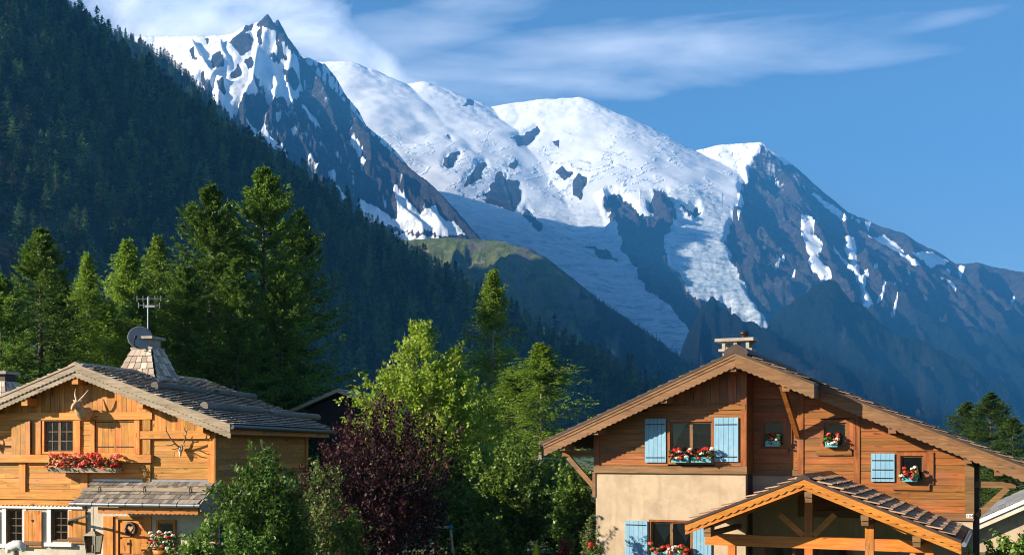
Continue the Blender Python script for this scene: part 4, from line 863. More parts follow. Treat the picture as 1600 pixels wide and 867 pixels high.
    for x, ztp in ((1359, None), (1264, zbb), (1144, zbb), (1452, zbb)):
        u = H.U(x, vt); zz = ztp if ztp else ptop(u) - 0.14
        if ztp is None: MB().box(u - 0.105, u + 0.105, vt - 0.105, vt + 0.105, 0, zz).build('porch_post', M('orange_wood_upright'), porch)
        else: MB().box(u - 0.10, u + 0.10, vt - 0.085, vt + 0.085, 0, zz).build('porch_post', M('orange_wood_upright'), porch)
    u = H.U(1366, vt); u2 = H.U(1405, vt); MB().beam((u + 0.05, vt, ptop(u) - 0.42), (u2 + 0.65, vt, zbt + 0.02), 0.11, 0.15).build('strut', M('orange_wood'), porch)
    MB().beam((H.U(1400, vt), vt, zbb - 0.75), (H.U(1428, vt), vt, zbb - 0.02), 0.10, 0.13).build('strut', M('orange_wood'), porch)
    for x in (1351, 1432, 1105, 1263):
        u = H.U(x, vp + 0.1); MB().box(u - 0.09, u + 0.09, vp + 0.08, vp + 0.5, ptop(u) - 0.44, ptop(u) - 0.30).build('purlin', M('tan_wood'), porch)
        MB().box(u - 0.085, u + 0.085, vp + 0.12, vE, ptop(u) - 0.56, ptop(u) - 0.445).build('purlin', M('tan_wood'), porch)
    window(R, H.U(1196, v2), H.U(1330, v2), 0.15, H.Z(1264, 848, v2), v2 - 0.04, M('red_wood_upright'), bars=(1, 2), leaves=3, fw=0.08)
    # ---- things fixed to the house
    bx = [('red_petal', 0.55), ('coral_petal', 0.15), ('white_petal', 0.35)]
    def box(x0, x1, y0, y1, v, label, **k):
        flower_box(H, H.U(x0, v - 0.2), H.U(x1, v - 0.2), H.Z((x0 + x1) / 2, y1, v - 0.2), H.Z((x0 + x1) / 2, y0, v - 0.2), v - 0.32, v - 0.10, label, M('window_blue_box'), bx, 'blue flower boxes on the timber chalet', **k)
    box(1050, 1077, 714, 722, v1 - 0.02, 'left of two blue flower boxes under the upper window between blue shutters', n=15, leaves=120)
    box(1081, 1112, 714, 722, v1 - 0.02, 'right of two blue flower boxes under the upper window between blue shutters', n=17, leaves=140)
    box(1197, 1219, 688, 697, v2 - 0.0, 'blue flower box in the small shaded window beside the recessed corner', n=9, r=0.07, leaves=70)
    box(1290, 1309, 690, 698, v2 - 0.0, 'blue flower box in the small window high under the roof edge', n=10, r=0.075, leaves=90)
    box(1410, 1434, 744, 752, v2 - 0.0, 'blue flower box beside the single blue shutter', n=11, r=0.075, leaves=120)
    flower_box(H, H.U(1019, v1 - 0.2), H.U(1073, v1 - 0.2), H.Z(1045, 872, v1 - 0.2), H.Z(1045, 862, v1 - 0.2), v1 - 0.30, v1 - 0.06, 'flower box of red and white geraniums at the ground-floor stucco window', M('window_blue_box'), bx, n=22, r=0.10, leaves=170)
    hn = H.thing('house_number', 'small white house number tiles on the corner board', 'house number')
    for k, dgt in enumerate('184'):
        a, z = H.L(1510.2 + k * 3.4, 809, v2 - 0.065); w = 0.054; hgt = 0.115
        til = MB().box(a, a + w, v2 - 0.075, v2 - 0.062, z, z + hgt).build('tile', M('white_paint'), hn)
        cu = bpy.data.curves.new('digit', 'FONT'); cu.body = dgt; cu.size = 0.105; cu.extrude = 0.001; cu.align_x = 'CENTER'; cu.materials.append(M('iron'))
        td = bpy.data.objects.new('digit', cu); dm = bpy.data.meshes.new_from_object(td); bpy.data.objects.remove(td)
        d = link_mesh('digit', dm, None, til); d.rotation_euler = (math.pi / 2, 0, 0); d.location = (a + w / 2, v2 - 0.0775, z + 0.02)
    return H
RH = right_chalet()

# ------------------------------------------------------------------ left chalet: honey-coloured timber, shingle roof, lean-to porch roof
def left_chalet():
    H = House('honey_timber_chalet', 117, 569, 34.0, math.radians(12.6), 'honey-coloured timber chalet with weathered grey shingle roof and cream ground floor', 'house')
    R = H.root; t = 0.365; z0 = H.P.z; top = lambda u: z0 - t * abs(u); v1 = 0.60; vb = 7.6; roofd = 8.3; tip = 5.28
    uR = H.U(337, v1); uL = -uR; zF = H.Z(100, 780, v1); zG = H.Z(120, 652, v1)
    lim = lambda zz: (-(z0 - 0.24 - zz) / t, (z0 - 0.24 - zz) / t)
    def rect(x0, x1, y0, y1, v): return (H.U(x0, v), H.U(x1, v), H.Z((x0 + x1) / 2, y1, v), H.Z((x0 + x1) / 2, y0, v))
    def pbox(x0, x1, y0, y1, v, va, vb_, name, mat, par=R): r = rect(x0, x1, y0, y1, v); return MB().box(r[0], r[1], va, vb_, r[2], r[3]).build(name, mat, par)
    MB().prism([(uL, 0), (uR, 0), (uR, top(uR) - 0.24), (0, z0 - 0.24), (uL, top(uL) - 0.24)], v1 + 0.28, vb).build('inner_wall', M('dark_brown'), R)
    wA = rect(68, 119, 654, 709, v1); wB = rect(150, 212, 650, 708, v1)
    g1 = rect(10, 36, 794, 848, v1); g2 = rect(80, 107, 794, 846, v1); door = rect(180, 226, 806, 900, v1)
    # ground floor
    st = MB(); us = [uL, g1[0], g1[1], g2[0], g2[1], door[0], door[1], uR]
    for i in range(0, 8, 2): st.box(us[i], us[i + 1], v1, v1 + 0.28, 0, zF)
    for g in (g1, g2): st.box(g[0], g[1], v1, v1 + 0.28, 0, g[2]); st.box(g[0], g[1], v1, v1 + 0.28, g[3], zF)
    st.box(door[0], door[1], v1, v1 + 0.28, door[3], zF); st.build('stucco_wall', M('cream_stucco'), R)
    # upper floor boards
    plank_rows(R, uL, uR, zF + 0.16, zG, v1, 0.172, M('honey_wood'), lim, [wA, wB], maxlen=2.6)
    board_cols(R, lim(zG)[0] + 0.02, lim(zG)[1] - 0.02, zG + 0.005, lambda u: top(u) - 0.24, v1, 0.17, M('honey_wood_upright'))
    zr1 = H.Z(280, 675, v1); board_cols(R, H.U(240, v1), H.U(328, v1), zr1, lambda u: top(u) - 0.24, v1 - 0.034, 0.16, M('honey_wood_upright'), th=0.022)
    # framing timbers stand proud of the boards
    pbox(-60, 240, 645, 656, v1, v1 - 0.10, v1, 'beam', M('honey_wood')); pbox(222, 331, 673, 685, v1, v1 - 0.115, v1, 'beam', M('honey_wood')); pbox(-60, 240, 710, 722, v1, v1 - 0.17, v1, 'beam', M('honey_wood'))
    for (x0, x1, y0, y1) in ((225, 237, 656, 672), (225, 237, 685.4, 709.5), (225, 237, 722.5, 752), (32, 42, 722.5, 768), (128, 139, 722.5, 767), (327, 338, 686, 768), (53, 66, 656.5, 709.5), (119, 127, 656.5, 709.5), (143, 150, 656.5, 709.5), (212, 220, 656.5, 709.5)):
        pbox(x0, x1, y0, y1, v1, v1 - 0.085, v1, 'post', M('honey_wood_upright'))
    pbox(-80, 145, 768, 779, v1, v1 - 0.13, v1 + 0.02, 'beam', M('honey_wood'))
    a = H.L(-60, 779, v1 - 0.1); b = H.L(132, 779, v1 - 0.1); scallop_board((a[0], zF - 0.0), (b[0], zF - 0.0), 0.20, v1 - 0.09, v1 - 0.05, 0.14, 0.035).build('scalloped_board', M('honey_wood'), R)
    pbox(-60, 132, 789.5, 793.5, v1, v1 - 0.07, v1 - 0.001, 'lintel', M('white_paint'))
    # right side wall
    for k in range(21):
        z = zF - 0.6 + k * 0.172
        if z + 0.17 < top(uR) - 0.25: MB().box(uR, uR + 0.03, v1 + 0.1, vb, z, z + 0.165).build('plank', M('honey_wood'), R)
    MB().box(uR - 0.1, uR - 0.001, v1 + 0.29, vb + 0.001, 0, zF - 0.58).build('side_wall', M('cream_stucco'), R)
    MB().box(uR + 0.031, uR + 0.08, vb - 0.25, vb - 0.05, 0, top(uR) - 0.25).build('post', M('honey_wood_upright'), R)
    MB().box(uR + 0.0, uR + 0.035, v1 - 0.085, v1 + 0.099, 0, top(uR) - 0.25).build('corner_board', M('honey_wood_upright'), R)
    # roof
    rf = MB(); th = 0.10
    for s in (-1, 1): rf.prism([(0, z0 - 0.03), (s * tip, top(tip) - 0.03), (s * tip, top(tip) - 0.03 - th), (0, z0 - 0.03 - th)], 0.05, roofd)
    ro = rf.build('roof', M('grey_wood'), R)
    for s in (-1, 1):
        e = s * tip; ze = top(tip)
        MB().prism([(0, z0 + 0.03), (e, ze + 0.03), (e, ze - 0.03), (0, z0 - 0.03)], -0.03, 0.16).build('verge_board', M('grey_wood'), ro)
        scallop_board((0, z0 - 0.032), (e, ze - 0.032), 0.19, -0.01, 0.02, 0.15, 0.03).build('scalloped_board', M('grey_wood'), ro)
        scallop_board((0, z0 - 0.20), (e, ze - 0.20), 0.20, 0.022, 0.055, 0.15, 0.03).build('scalloped_board', M('grey_wood'), ro)
    sl = math.hypot(1, t); nd = int(tip * sl / 0.2)
    for s in (-1, 1):
        slope_tiles((0, 0.05, z0 + 0.0), (0, 1, 0), (s, 0, -t), int((roofd - 0.1) / 0.17), nd, 0.17, 0.2, 0.02, M('wood_shingle'), 'shingles', ro, 0.065, 0.012, 0.012)
    for k in range(9):
        v = 0.0 + k * 0.92; MB().prism([(-0.24, z0 - 0.03), (0, z0 + 0.085), (0.24, z0 - 0.03), (0.24, z0 - 0.06), (0, z0 + 0.045), (-0.24, z0 - 0.06)], v, v + 0.905).build('ridge_board', M('grey_wood'), ro)
    for (xa, ya, xb, yb, r) in ((237, 605, 322, 616, 0.135), (331, 614, 404, 625, 0.125), (313, 636, 415, 647, 0.14), (416, 647, 503, 657, 0.13)):
        a = roof_hit(H, xa, ya + 3, z0, t); b = roof_hit(H, xb, yb + 3, z0, t); um = (a[0] + b[0]) / 2; zz = z0 - t * um + 0.14
        MB().tube([(um, a[1], zz), (um + 0.01, (a[1] * 2 + b[1]) / 3, zz + 0.012), (um - 0.01, (a[1] + 2 * b[1]) / 3, zz - 0.005), (um, b[1], zz)], [r, r * 0.96, r * 1.02, r * 0.93], 12).build('snow_log', M('log_wood'), ro)
        for f in (0.12, 0.5, 0.88):
            v = a[1] + (b[1] - a[1]) * f; MB().box(um + r * 0.55, um + r * 0.75, v - 0.02, v + 0.02, zz - 0.28, zz + 0.10).build('iron_hook', M('iron'), ro)
    MB().tube([(tip + 0.06, 0.0, top(tip) - 0.05), (tip + 0.06, roofd, top(tip) - 0.07)], 0.075, 10).build('gutter', M('dark_zinc'), ro)
    scallop = scallop_board((0, 0), (roofd - 0.4, 0), 0.14, -0.015, 0.015, 0.16, 0.03); fr = scallop.build('eave_fringe', M('honey_wood'), ro); fr.rotation_euler = (0, 0, math.pi / 2); fr.location = (tip - 0.12, 0.2, top(tip) - 0.13)
    for px, v in ((117, 0.06), (38, 0.06), (218, 0.06), (312, 0.06)):
        u = H.U(px, v); MB().box(u - 0.11, u + 0.11, v, v1 + 0.1, top(u) - 0.60, top(u) - 0.36).build('purlin', M('honey_wood'), ro)
    for i in range(12):
        v = 0.3 + i * 0.68; MB().beam((uR - 0.05, v, top(uR - .05) - 0.19), (tip - 0.1, v, top(tip - 0.1) - 0.19), 0.09, 0.11).build('rafter', M('honey_wood'), ro)
    # shingled chimney
    vc = 4.2; uc = H.U(231, vc); zt = H.Z(231, 547, vc); zb = z0 - 0.55; hb, ht = 0.90, 0.37
    chim = MB().add([(uc - hb, vc - hb, zb), (uc + hb, vc - hb, zb), (uc + hb, vc + hb, zb), (uc - hb, vc + hb, zb), (uc - ht, vc - ht, zt), (uc + ht, vc - ht, zt), (uc + ht, vc + ht, zt), (uc - ht, vc + ht, zt)], [(0,1,5,4),(1,2,6,5),(2,3,7,6),(3,0,4,7),(4,5,6,7)]).build('chimney', M('dark_brown'), ro)
    rows = 6
    for k in range(rows):
        f0, f1 = k / rows, (k + 1.15) / rows; zA, zB = zb + (zt - zb) * f0, zb + (zt - zb) * min(f1, 1); hA, hB = hb + (ht - hb) * f0, hb + (ht - hb) * min(f1, 1); n = max(4, round(hA * 2 / 0.24))
        for face in range(4):
            for c in range(n):
                ca, cb = -1 + 2 * c / n + 0.02, -1 + 2 * (c + 1) / n - 0.02; o_ = 0.045 + rnd.uniform(0, 0.012); P = []
                for (cc, hh, zz, oo) in ((ca, hA, zA + rnd.uniform(-0.012, 0.012), o_), (cb, hA, zA + rnd.uniform(-0.012, 0.012), o_), (cb, hB, zB, 0.012), (ca, hB, zB, 0.012)):
                    for d_ in (0.0, 0.02):
                        x, y = cc * hh, -(hh + oo + d_)
                        for _ in range(face): x, y = -y, x
                        P.append((uc + x, vc + y, zz))
                MB().add([P[1], P[3], P[5], P[7], P[0], P[2], P[4], P[6]], [(0,1,2,3),(7,6,5,4),(0,4,5,1),(1,5,6,2),(2,6,7,3),(3,7,4,0)]).build('shingle', M('wood_shingle'), chim)
    MB().box(uc - ht - 0.05, uc + ht + 0.05, vc - ht - 0.05, vc + ht + 0.05, zt, zt + 0.07).build('cap_slab', M('concrete'), chim)
    MB().box(uc - ht + 0.06, uc + ht - 0.06, vc - ht + 0.06, vc + ht - 0.06, zt + 0.07, zt + 0.36).build('stack', M('concrete'), chim)
    MB().box(uc - ht - 0.10, uc + ht + 0.06, vc - ht - 0.08, vc + ht + 0.08, zt + 0.36, zt + 0.45).build('cap_slab', M('concrete'), chim)
    # windows and shutters
    wa = window(R, *wA, v1 - 0.02, M('honey_wood_upright'), bars=(2, 3), leaves=2, fw=0.07, sash=M('tan_wood'))
    MB().box(wA[0] + 0.1, wA[1] - 0.1, v1 + 0.12, v1 + 0.13, wA[2] + 0.08, wA[2] + 0.45).build('lace_curtain', M('lace'), wa)
    mid = (wB[0] + wB[1]) / 2; MB().box(wB[0], wB[1], v1 + 0.02, v1 + 0.05, wB[2], wB[3]).build('window', M('room_dark'), R)  # near-black panel painted as the unlit window behind closed shutters
    shutter(R, wB[0] + 0.02, mid - 0.005, wB[2] + 0.03, wB[3] - 0.03, v1 - 0.0, M('amber_wood_upright'), n=3); shutter(R, mid + 0.005, wB[1] - 0.02, wB[2] + 0.03, wB[3] - 0.03, v1 - 0.0, M('amber_wood_upright'), n=3)
    r = rect(23, 52, 658, 712, v1); shutter(R, r[0], r[1], r[2], r[3], v1 - 0.13, M('amber_wood_upright'), n=4, straps=())
    for g in (g1, g2):
        w = window(R, *g, v1 + 0.05, M('tan_wood'), bars=(2, 4), leaves=1, fw=0.045)
        e = 0.13; MB().box(g[0] - e, g[0] - 0.001, v1 - 0.03, v1 - 0.001, g[2] - 0.02, g[3] + 0.0).build('surround', M('white_paint'), w); MB().box(g[1] + 0.001, g[1] + e, v1 - 0.03, v1 - 0.001, g[2] - 0.02, g[3] + 0.0).build('surround', M('white_paint'), w)
        MB().box(g[0] - e - 0.05, g[1] + e + 0.05, v1 - 0.12, v1 - 0.001, g[2] - 0.14, g[2] - 0.022).build('sill', M('white_paint'), w)
    for (x0, x1, y0, y1) in ((40, 67, 797, 854), (109, 136, 797, 848), (-28, -3, 797, 854)):
        r = rect(x0, x1, y0, y1, v1); s_ = shutter(R, *r, v1 - 0.045, M('amber_wood_upright'), n=4, straps=(0.14,), th=0.03)
        MB().box(r[0] + 0.0, r[1] - 0.0, v1 - 0.045 - 0.055, v1 - 0.045 - 0.031, r[2] + 0.06, r[2] + 0.19).build('rail', M('tan_wood'), s_)
        MB().prism([((r[0] + r[1]) / 2 + x * 0.06, r[3] - 0.33 + z * 0.06) for x, z in ((0, -1), (0.9, 0.1), (0.75, 0.7), (0.35, 0.75), (0, 0.4), (-0.35, 0.75), (-0.75, 0.7), (-0.9, 0.1))], v1 - 0.045 - 0.034, v1 - 0.045 - 0.028).build('dark_heart', M('room_dark'), s_)  # dark heart on the boards, a cut-out's shade put in as colour
    # door under the lean-to
    dz = H.Z(205, 808, v1); dr = rect(185, 223, 811, 905, v1)
    d = MB().box(dr[0], dr[1], v1 + 0.04, v1 + 0.09, 0.05, dr[3]).build('door', M('amber_wood_upright'), R)
    cw = (dr[1] - dr[0]) / 2
    for i in range(2):
        for k in range(4):
            a0 = dr[0] + i * cw + 0.05; z_ = 0.15 + k * 0.52; MB().box(a0, a0 + cw - 0.09, v1 + 0.012, v1 + 0.039, z_, z_ + 0.45).build('door_panel', M('amber_wood_upright'), d)
    MB().box(dr[0] + 0.30, dr[0] + 0.44, v1 + 0.004, v1 + 0.012, H.Z(205, 851, v1), H.Z(205, 847, v1)).build('letter_plate', M('iron'), d)
    MB().box(door[0], dr[0], v1 - 0.02, v1 + 0.08, 0, door[3]).build('door_jamb', M('honey_wood_upright'), R); MB().box(dr[1], door[1], v1 - 0.02, v1 + 0.08, 0, door[3]).build('door_jamb', M('honey_wood_upright'), R); MB().box(door[0], door[1], v1 - 0.02, v1 + 0.08, dr[3], door[3]).build('door_head', M('honey_wood'), R)
    pbox(163, 178, 806, 905, v1, v1 - 0.06, v1, 'door_side_panel', M('amber_wood_upright')); pbox(225.5, 237, 806, 905, v1, v1 - 0.05, v1, 'door_side_panel', M('amber_wood_upright'))
    pbox(225, 238, 848, 860, v1, v1 - 0.16, v1 - 0.051, 'wall_shelf', M('amber_wood'))
    window(R, H.U(246, v1), H.U(276, v1), 1.0, H.Z(260, 812, v1), v1 - 0.03, M('honey_wood_upright'), bars=(1, 2), leaves=1, fw=0.07)
    # lean-to roof
    uE = H.U(340, v1); vlo = V_for(H, 313, uE); u0 = H.U(146, v1); zt_ = H.Z(240, 752, v1); zl = H.Z(215, 786, vlo); Ld = math.hypot(v1 - vlo, zt_ - zl)
    po = MB().add([(u0, v1, zt_ - 0.03), (uE, v1, zt_ - 0.03), (uE, vlo, zl - 0.03), (u0, vlo, zl - 0.03), (u0, v1, zt_ - 0.11), (uE, v1, zt_ - 0.11), (uE, vlo, zl - 0.11), (u0, vlo, zl - 0.11)], [(0,3,2,1),(4,5,6,7),(0,1,5,4),(1,2,6,5),(2,3,7,6),(3,0,4,7)]).build('porch_roof', M('dark_brown'), R)
    n = int((uE - u0) / 0.17); rws = max(5, int(Ld / 0.26)); slope_tiles((u0, v1, zt_), (1, 0, 0), (0, vlo - v1, zl - zt_), n, rws, 0.17, Ld / rws, 0.02, M('leanto_shingle'), 'shingle', porch_parent(po), 0.03, 0.012, 0.008, each=True)
    MB().box(u0, uE, v1 - 0.06, v1, zt_ - 0.0, zt_ + 0.07).build('flashing', M('zinc'), po)
    f = 0.52; vm, zm = v1 + (vlo - v1) * f, zt_ + (zl - zt_) * f + 0.10; MB().beam((u0 + 0.0, vm, zm), (uE - 0.05, vm, zm), 0.09, 0.10).build('snow_bar', M('grey_wood'), po)
    for k in range(3):
        u = u0 + (uE - u0) * (0.14 + 0.36 * k); MB().tube([(u, vm - 0.08, zm - 0.10), (u, vm - 0.07, zm + 0.05), (u, vm, zm + 0.09), (u, vm + 0.08, zm + 0.03)], 0.014, 5).build('iron_hook', M('iron'), po)
    MB().tube([(u0 - 0.05, vlo - 0.06, zl - 0.04), (uE + 0.03, vlo - 0.06, zl - 0.05)], 0.065, 10).build('gutter', M('zinc'), po)
    for k in range(8):
        u = u0 + 0.15 + (uE - u0 - 0.3) * k / 7; MB().tube([(u, vlo - 0.06 + 0.075 * math.cos(a_), zl - 0.045 + 0.075 * math.sin(a_)) for a_ in (-0.3, 0.6, 1.5, 2.4, 3.3, 4.2)], 0.010, 5).build('gutter_clip', M('dark_zinc'), po)
    ud = H.U(136, vlo); MB().tube([(ud, vlo - 0.05, zl - 0.10), (ud, vlo - 0.05, zl - 0.3), (ud - 0.12, vlo + 0.15, zl - 0.42), (H.U(112, v1), v1 - 0.12, zl - 0.62), (H.U(110, v1), v1 - 0.1, zl - 0.75)], 0.04, 8).build('downpipe', M('dark_zinc'), po)
    sa = H.U(140, vlo); scallop_board((sa + 0.25, zl - 0.13), (uE - 0.1, zl - 0.13), 0.19, vlo + 0.05, vlo + 0.09, 0.15, 0.035).build('scalloped_board', M('orange_wood'), po)
    for k in range(4):
        u = u0 + 0.3 + (uE - u0 - 0.5) * k / 3; MB().beam((u, v1, zt_ - 0.17), (u, vlo + 0.1, zl - 0.16), 0.09, 0.10).build('rafter', M('honey_wood'), po)
    MB().add([(uE + 0.001, v1, zt_ + 0.04), (uE + 0.001, vlo - 0.02, zl + 0.03), (uE + 0.001, vlo - 0.02, zl - 0.22), (uE + 0.001, v1, zl - 0.4), (uE + 0.04, v1, zt_ + 0.04), (uE + 0.04, vlo - 0.02, zl + 0.03), (uE + 0.04, vlo - 0.02, zl - 0.22), (uE + 0.04, v1, zl - 0.4)], [(0,1,2,3),(7,6,5,4),(0,4,5,1),(1,5,6,2),(2,6,7,3),(3,7,4,0)]).build('side_cheek', M('grey_wood'), po)
    # ---- things on and by the house
    fx = flower_box(H, H.U(78, v1 - 0.4), H.U(184, v1 - 0.4), H.Z(130, 738, v1 - 0.4), H.Z(130, 730, v1 - 0.4), v1 - 0.52, v1 - 0.18, 'long wooden flower box crowded with coral red geraniums under the honey-wood windows', M('grey_wood'), [('coral_petal', 0.75), ('red_petal', 0.3)], n=95, r=0.10, leaves=420, tall=0.42)
    zf = H.Z(130, 730, v1 - 0.4)
    o = H.thing('deer_head', 'carved deer head with two straight antlers mounted under the gable', 'deer head'); u = H.U(132, v1 - 0.2); z = H.Z(132, 648, v1 - 0.2)
    hm = MB().tube([(u + 0.03, v1 - 0.11, z + 0.05), (u + 0.03, v1 - 0.25, z + 0.02), (u, v1 - 0.40, z + 0.10), (u - 0.03, v1 - 0.46, z + 0.24), (u - 0.05, v1 - 0.50, z + 0.34), (u - 0.06, v1 - 0.52, z + 0.42)], [0.23, 0.235, 0.18, 0.12, 0.095, 0.06], 14)
    hm.tube([(u - 0.05, v1 - 0.50, z + 0.36), (u - 0.09, v1 - 0.60, z + 0.27), (u - 0.11, v1 - 0.66, z + 0.18), (u - 0.115, v1 - 0.68, z + 0.13)], [0.095, 0.085, 0.06, 0.03], 12)
    hm.build('head', M('carved_wood'), o)
    for s in (-1, 1):
        MB().tube([(u - 0.05 + s * 0.06, v1 - 0.47, z + 0.38), (u - 0.05 + s * 0.13, v1 - 0.45, z + 0.44), (u - 0.05 + s * 0.2, v1 - 0.43, z + 0.46)], [0.03, 0.045, 0.008], 8).build('ear', M('carved_wood'), o)
    for (xa, ya) in ((118, 607), (138, 609)):
        p = H.L(xa, ya, v1 - 0.42); s = -1 if xa < 128 else 1
        MB().tube([(u - 0.05 + s * 0.04, v1 - 0.48, z + 0.42), ((u - 0.05 + s * 0.05 + p[0]) / 2 + s * 0.02, v1 - 0.46, (z + 0.42 + p[1]) / 2), (p[0], v1 - 0.42, p[1])], [0.032, 0.026, 0.010], 8).build('antler', M('bone'), o)
    o = H.thing('antler_mount', 'stag skull with branching antlers hung on the wall boards near the corner', 'antlers'); u, z = H.L(283, 703, v1 - 0.12)
    MB().tube([(u, v1 - 0.115, z + 0.12), (u, v1 - 0.13, z + 0.06), (u, v1 - 0.16, z - 0.04), (u + 0.01, v1 - 0.18, z - 0.17), (u + 0.01, v1 - 0.18, z - 0.22)], [0.03, 0.075, 0.06, 0.032, 0.012], 10).build('skull', M('bone'), o)
    for s in (-1, 1):
        main = [(0.04, 0.02, 0.08), (0.14, 0.10, 0.20), (0.26, 0.20, 0.38), (0.33, 0.26, 0.56), (0.40, 0.24, 0.70)]
        am = MB().tube([(u + s * a, v1 - 0.13 - b, z + c) for a, b, c in main], [0.028, 0.026, 0.022, 0.018, 0.006], 7)
        for (i, tip_) in ((0, (0.20, 0.28, 0.02)), (1, (0.34, 0.34, 0.14)), (3, (0.30, 0.36, 0.72))):
            b0 = main[i]; am.tube([(u + s * b0[0], v1 - 0.13 - b0[1], z + b0[2]), (u + s * (b0[0] + tip_[0]) / 2, v1 - 0.15 - (b0[1] + tip_[1]) / 2, z + (b0[2] + tip_[2]) / 2 - 0.03), (u + s * tip_[0], v1 - 0.13 - tip_[1], z + tip_[2] + 0.03)], [0.02, 0.016, 0.004], 6)
        am.build('antler', M('antler'), o)
    o = H.thing('antler_mount', 'dark antlers on the wall at the left edge of the picture', 'antlers'); u, z = H.L(-10, 695, v1 - 0.12)
    MB().tube([(u, v1 - 0.115, z + 0.10), (u, v1 - 0.14, z), (u, v1 - 0.17, z - 0.16)], [0.05, 0.06, 0.015], 9).build('skull', M('bone'), o)
    for s in (-1, 1): MB().tube([(u + s * 0.03, v1 - 0.14, z + 0.06), (u + s * 0.16, v1 - 0.28, z + 0.16), (u + s * 0.30, v1 - 0.36, z + 0.34), (u + s * 0.34, v1 - 0.34, z + 0.5)], [0.026, 0.024, 0.018, 0.005], 7).build('antler', M('antler'), o)
    # dish and aerial behind the chimney
    o = H.thing('satellite_dish', 'round grey satellite dish mounted against the shingled chimney', 'satellite dish'); vd_ = vc - ht + 0.02; u, z = H.L(222, 528, vd_); rr = 0.41
    dm = MB().lathe([(0.0, 0.06), (rr * 0.35, 0.052), (rr * 0.7, 0.028), (rr, -0.015), (rr * 1.01, -0.005), (rr * 0.7, 0.042), (0.0, 0.075)], (0, 0, 0), 28, axis='y').build('reflector', M('dish_grey'), o, (u, vd_ - 0.12, z)); dm.rotation_euler = (math.radians(-14), 0, math.radians(32))
    MB().tube([(u, vd_ - 0.16, z - rr * 0.95), (u - 0.05, vd_ - 0.42, z - 0.28), (u + 0.04, vd_ - 0.5, z - 0.05)], 0.018, 6).build('feed_arm', M('iron'), o); MB().tube([(u + 0.04, vd_ - 0.5, z - 0.08), (u + 0.04, vd_ - 0.45, z + 0.03)], 0.045, 8).build('receiver', M('iron'), o)
    MB().tube([(u + 0.02, vd_ - 0.04, z), (u + 0.2, vd_ + 0.15, z - 0.0)], 0.025, 6).build('bracket', M('iron'), o)
    o = H.thing('roof_aerial', 'television aerial on a thin mast above the shingled chimney', 'aerial'); u = H.U(231, vc); za = zt + 0.45; zz = H.Z(231, 464, vc)
    MB().tube([(u, vc, za), (u, vc, zz)], 0.022, 7).build('mast', M('zinc'), o)
    for (dz_, L_) in ((0.05, 0.42), (0.28, 0.36)):
        MB().tube([(u - L_, vc, zz - dz_), (u + L_, vc + 0.15, zz - dz_)], 0.012, 6).build('boom', M('zinc'), o)
        for k in range(5):
            x = u - L_ + 2 * L_ * k / 4; y = vc + 0.15 * k / 4; MB().tube([(x, y, zz - dz_ - 0.10), (x, y, zz - dz_ + 0.10)], 0.008, 5).build('element', M('zinc'), o)
    MB().box(u - 0.1, u + 0.28, vc - 0.03, vc + 0.03, zz - 0.36, zz - 0.31).build('amplifier', M('dish_grey'), o)
    # lantern
    o = H.thing('lantern', 'weathered metal lantern hanging beside the cream wall near the door', 'lantern'); vl = -0.35; u, z = H.L(146, 836, vl); w = 0.20; hh = 0.52
    MB().tube([(u, vl, z + 0.17), (u + 0.01, vl, z + 0.45), (u - 0.005, vl, H.Z(146, 800, vl) + 0.25)], 0.006, 5).build('hanging_wire', M('iron'), o)
    MB().add([(u - w - 0.03, vl - w - 0.03, z), (u + w + 0.03, vl - w - 0.03, z), (u + w + 0.03, vl + w + 0.03, z), (u - w - 0.03, vl + w + 0.03, z), (u - 0.06, vl - 0.06, z + 0.14), (u + 0.06, vl - 0.06, z + 0.14), (u + 0.06, vl + 0.06, z + 0.14), (u - 0.06, vl + 0.06, z + 0.14)], [(0,1,5,4),(1,2,6,5),(2,3,7,6),(3,0,4,7),(4,5,6,7),(3,2,1,0)]).build('lid', M('grey_wood'), o)
    MB().lathe([(0.06, 0.14), (0.06, 0.19), (0.03, 0.21), (0, 0.22)], (u, vl, z), 10).build('finial', M('grey_wood'), o)
    for sx in (-1, 1):
        for sy in (-1, 1): MB().beam((u + sx * w, vl + sy * w, z), (u + sx * w * 0.72, vl + sy * w * 0.72, z - hh), 0.035, 0.035).build('corner_bar', M('grey_wood'), o)
    for sx, sy in ((0, -1), (0, 1), (-1, 0), (1, 0)):
        q = Vector((sx, sy, 0)); p = Vector((-sy, sx, 0)); c_ = Vector((u, vl, 0)); k = 0.93
        MB().add([c_ + q * w * k + p * w * 0.9 + Vector((0, 0, z)), c_ + q * w * k - p * w * 0.9 + Vector((0, 0, z)), c_ + q * w * 0.72 * k - p * w * 0.66 + Vector((0, 0, z - hh)), c_ + q * w * 0.72 * k + p * w * 0.66 + Vector((0, 0, z - hh))], [(0, 1, 2, 3)]).build('pane', M('window_glass'), o)
    MB().box(u - w * 0.8, u + w * 0.8, vl - w * 0.8, vl + w * 0.8, z - hh - 0.05, z - hh).build('base', M('grey_wood'), o)
    MB().lathe([(0.05, -hh), (0.05, -hh + 0.22), (0.01, -hh + 0.24), (0, -hh + 0.26)], (u, vl, z), 10).build('candle', M('bone'), o)
    # wreath, posy, post cap
    o = H.thing('door_wreath', 'dark twig wreath hung on the amber door', 'wreath'); u, z = H.L(205, 826, v1)
    MB().tube([(u + 0.17 * math.cos(a), v1 - 0.03, z + 0.19 * math.sin(a)) for a in [2 * math.pi * k / 18 for k in range(19)]], [0.05 + 0.012 * math.sin(k * 2.3) for k in range(19)], 7, False).build('ring', M('dark_brown'), o)
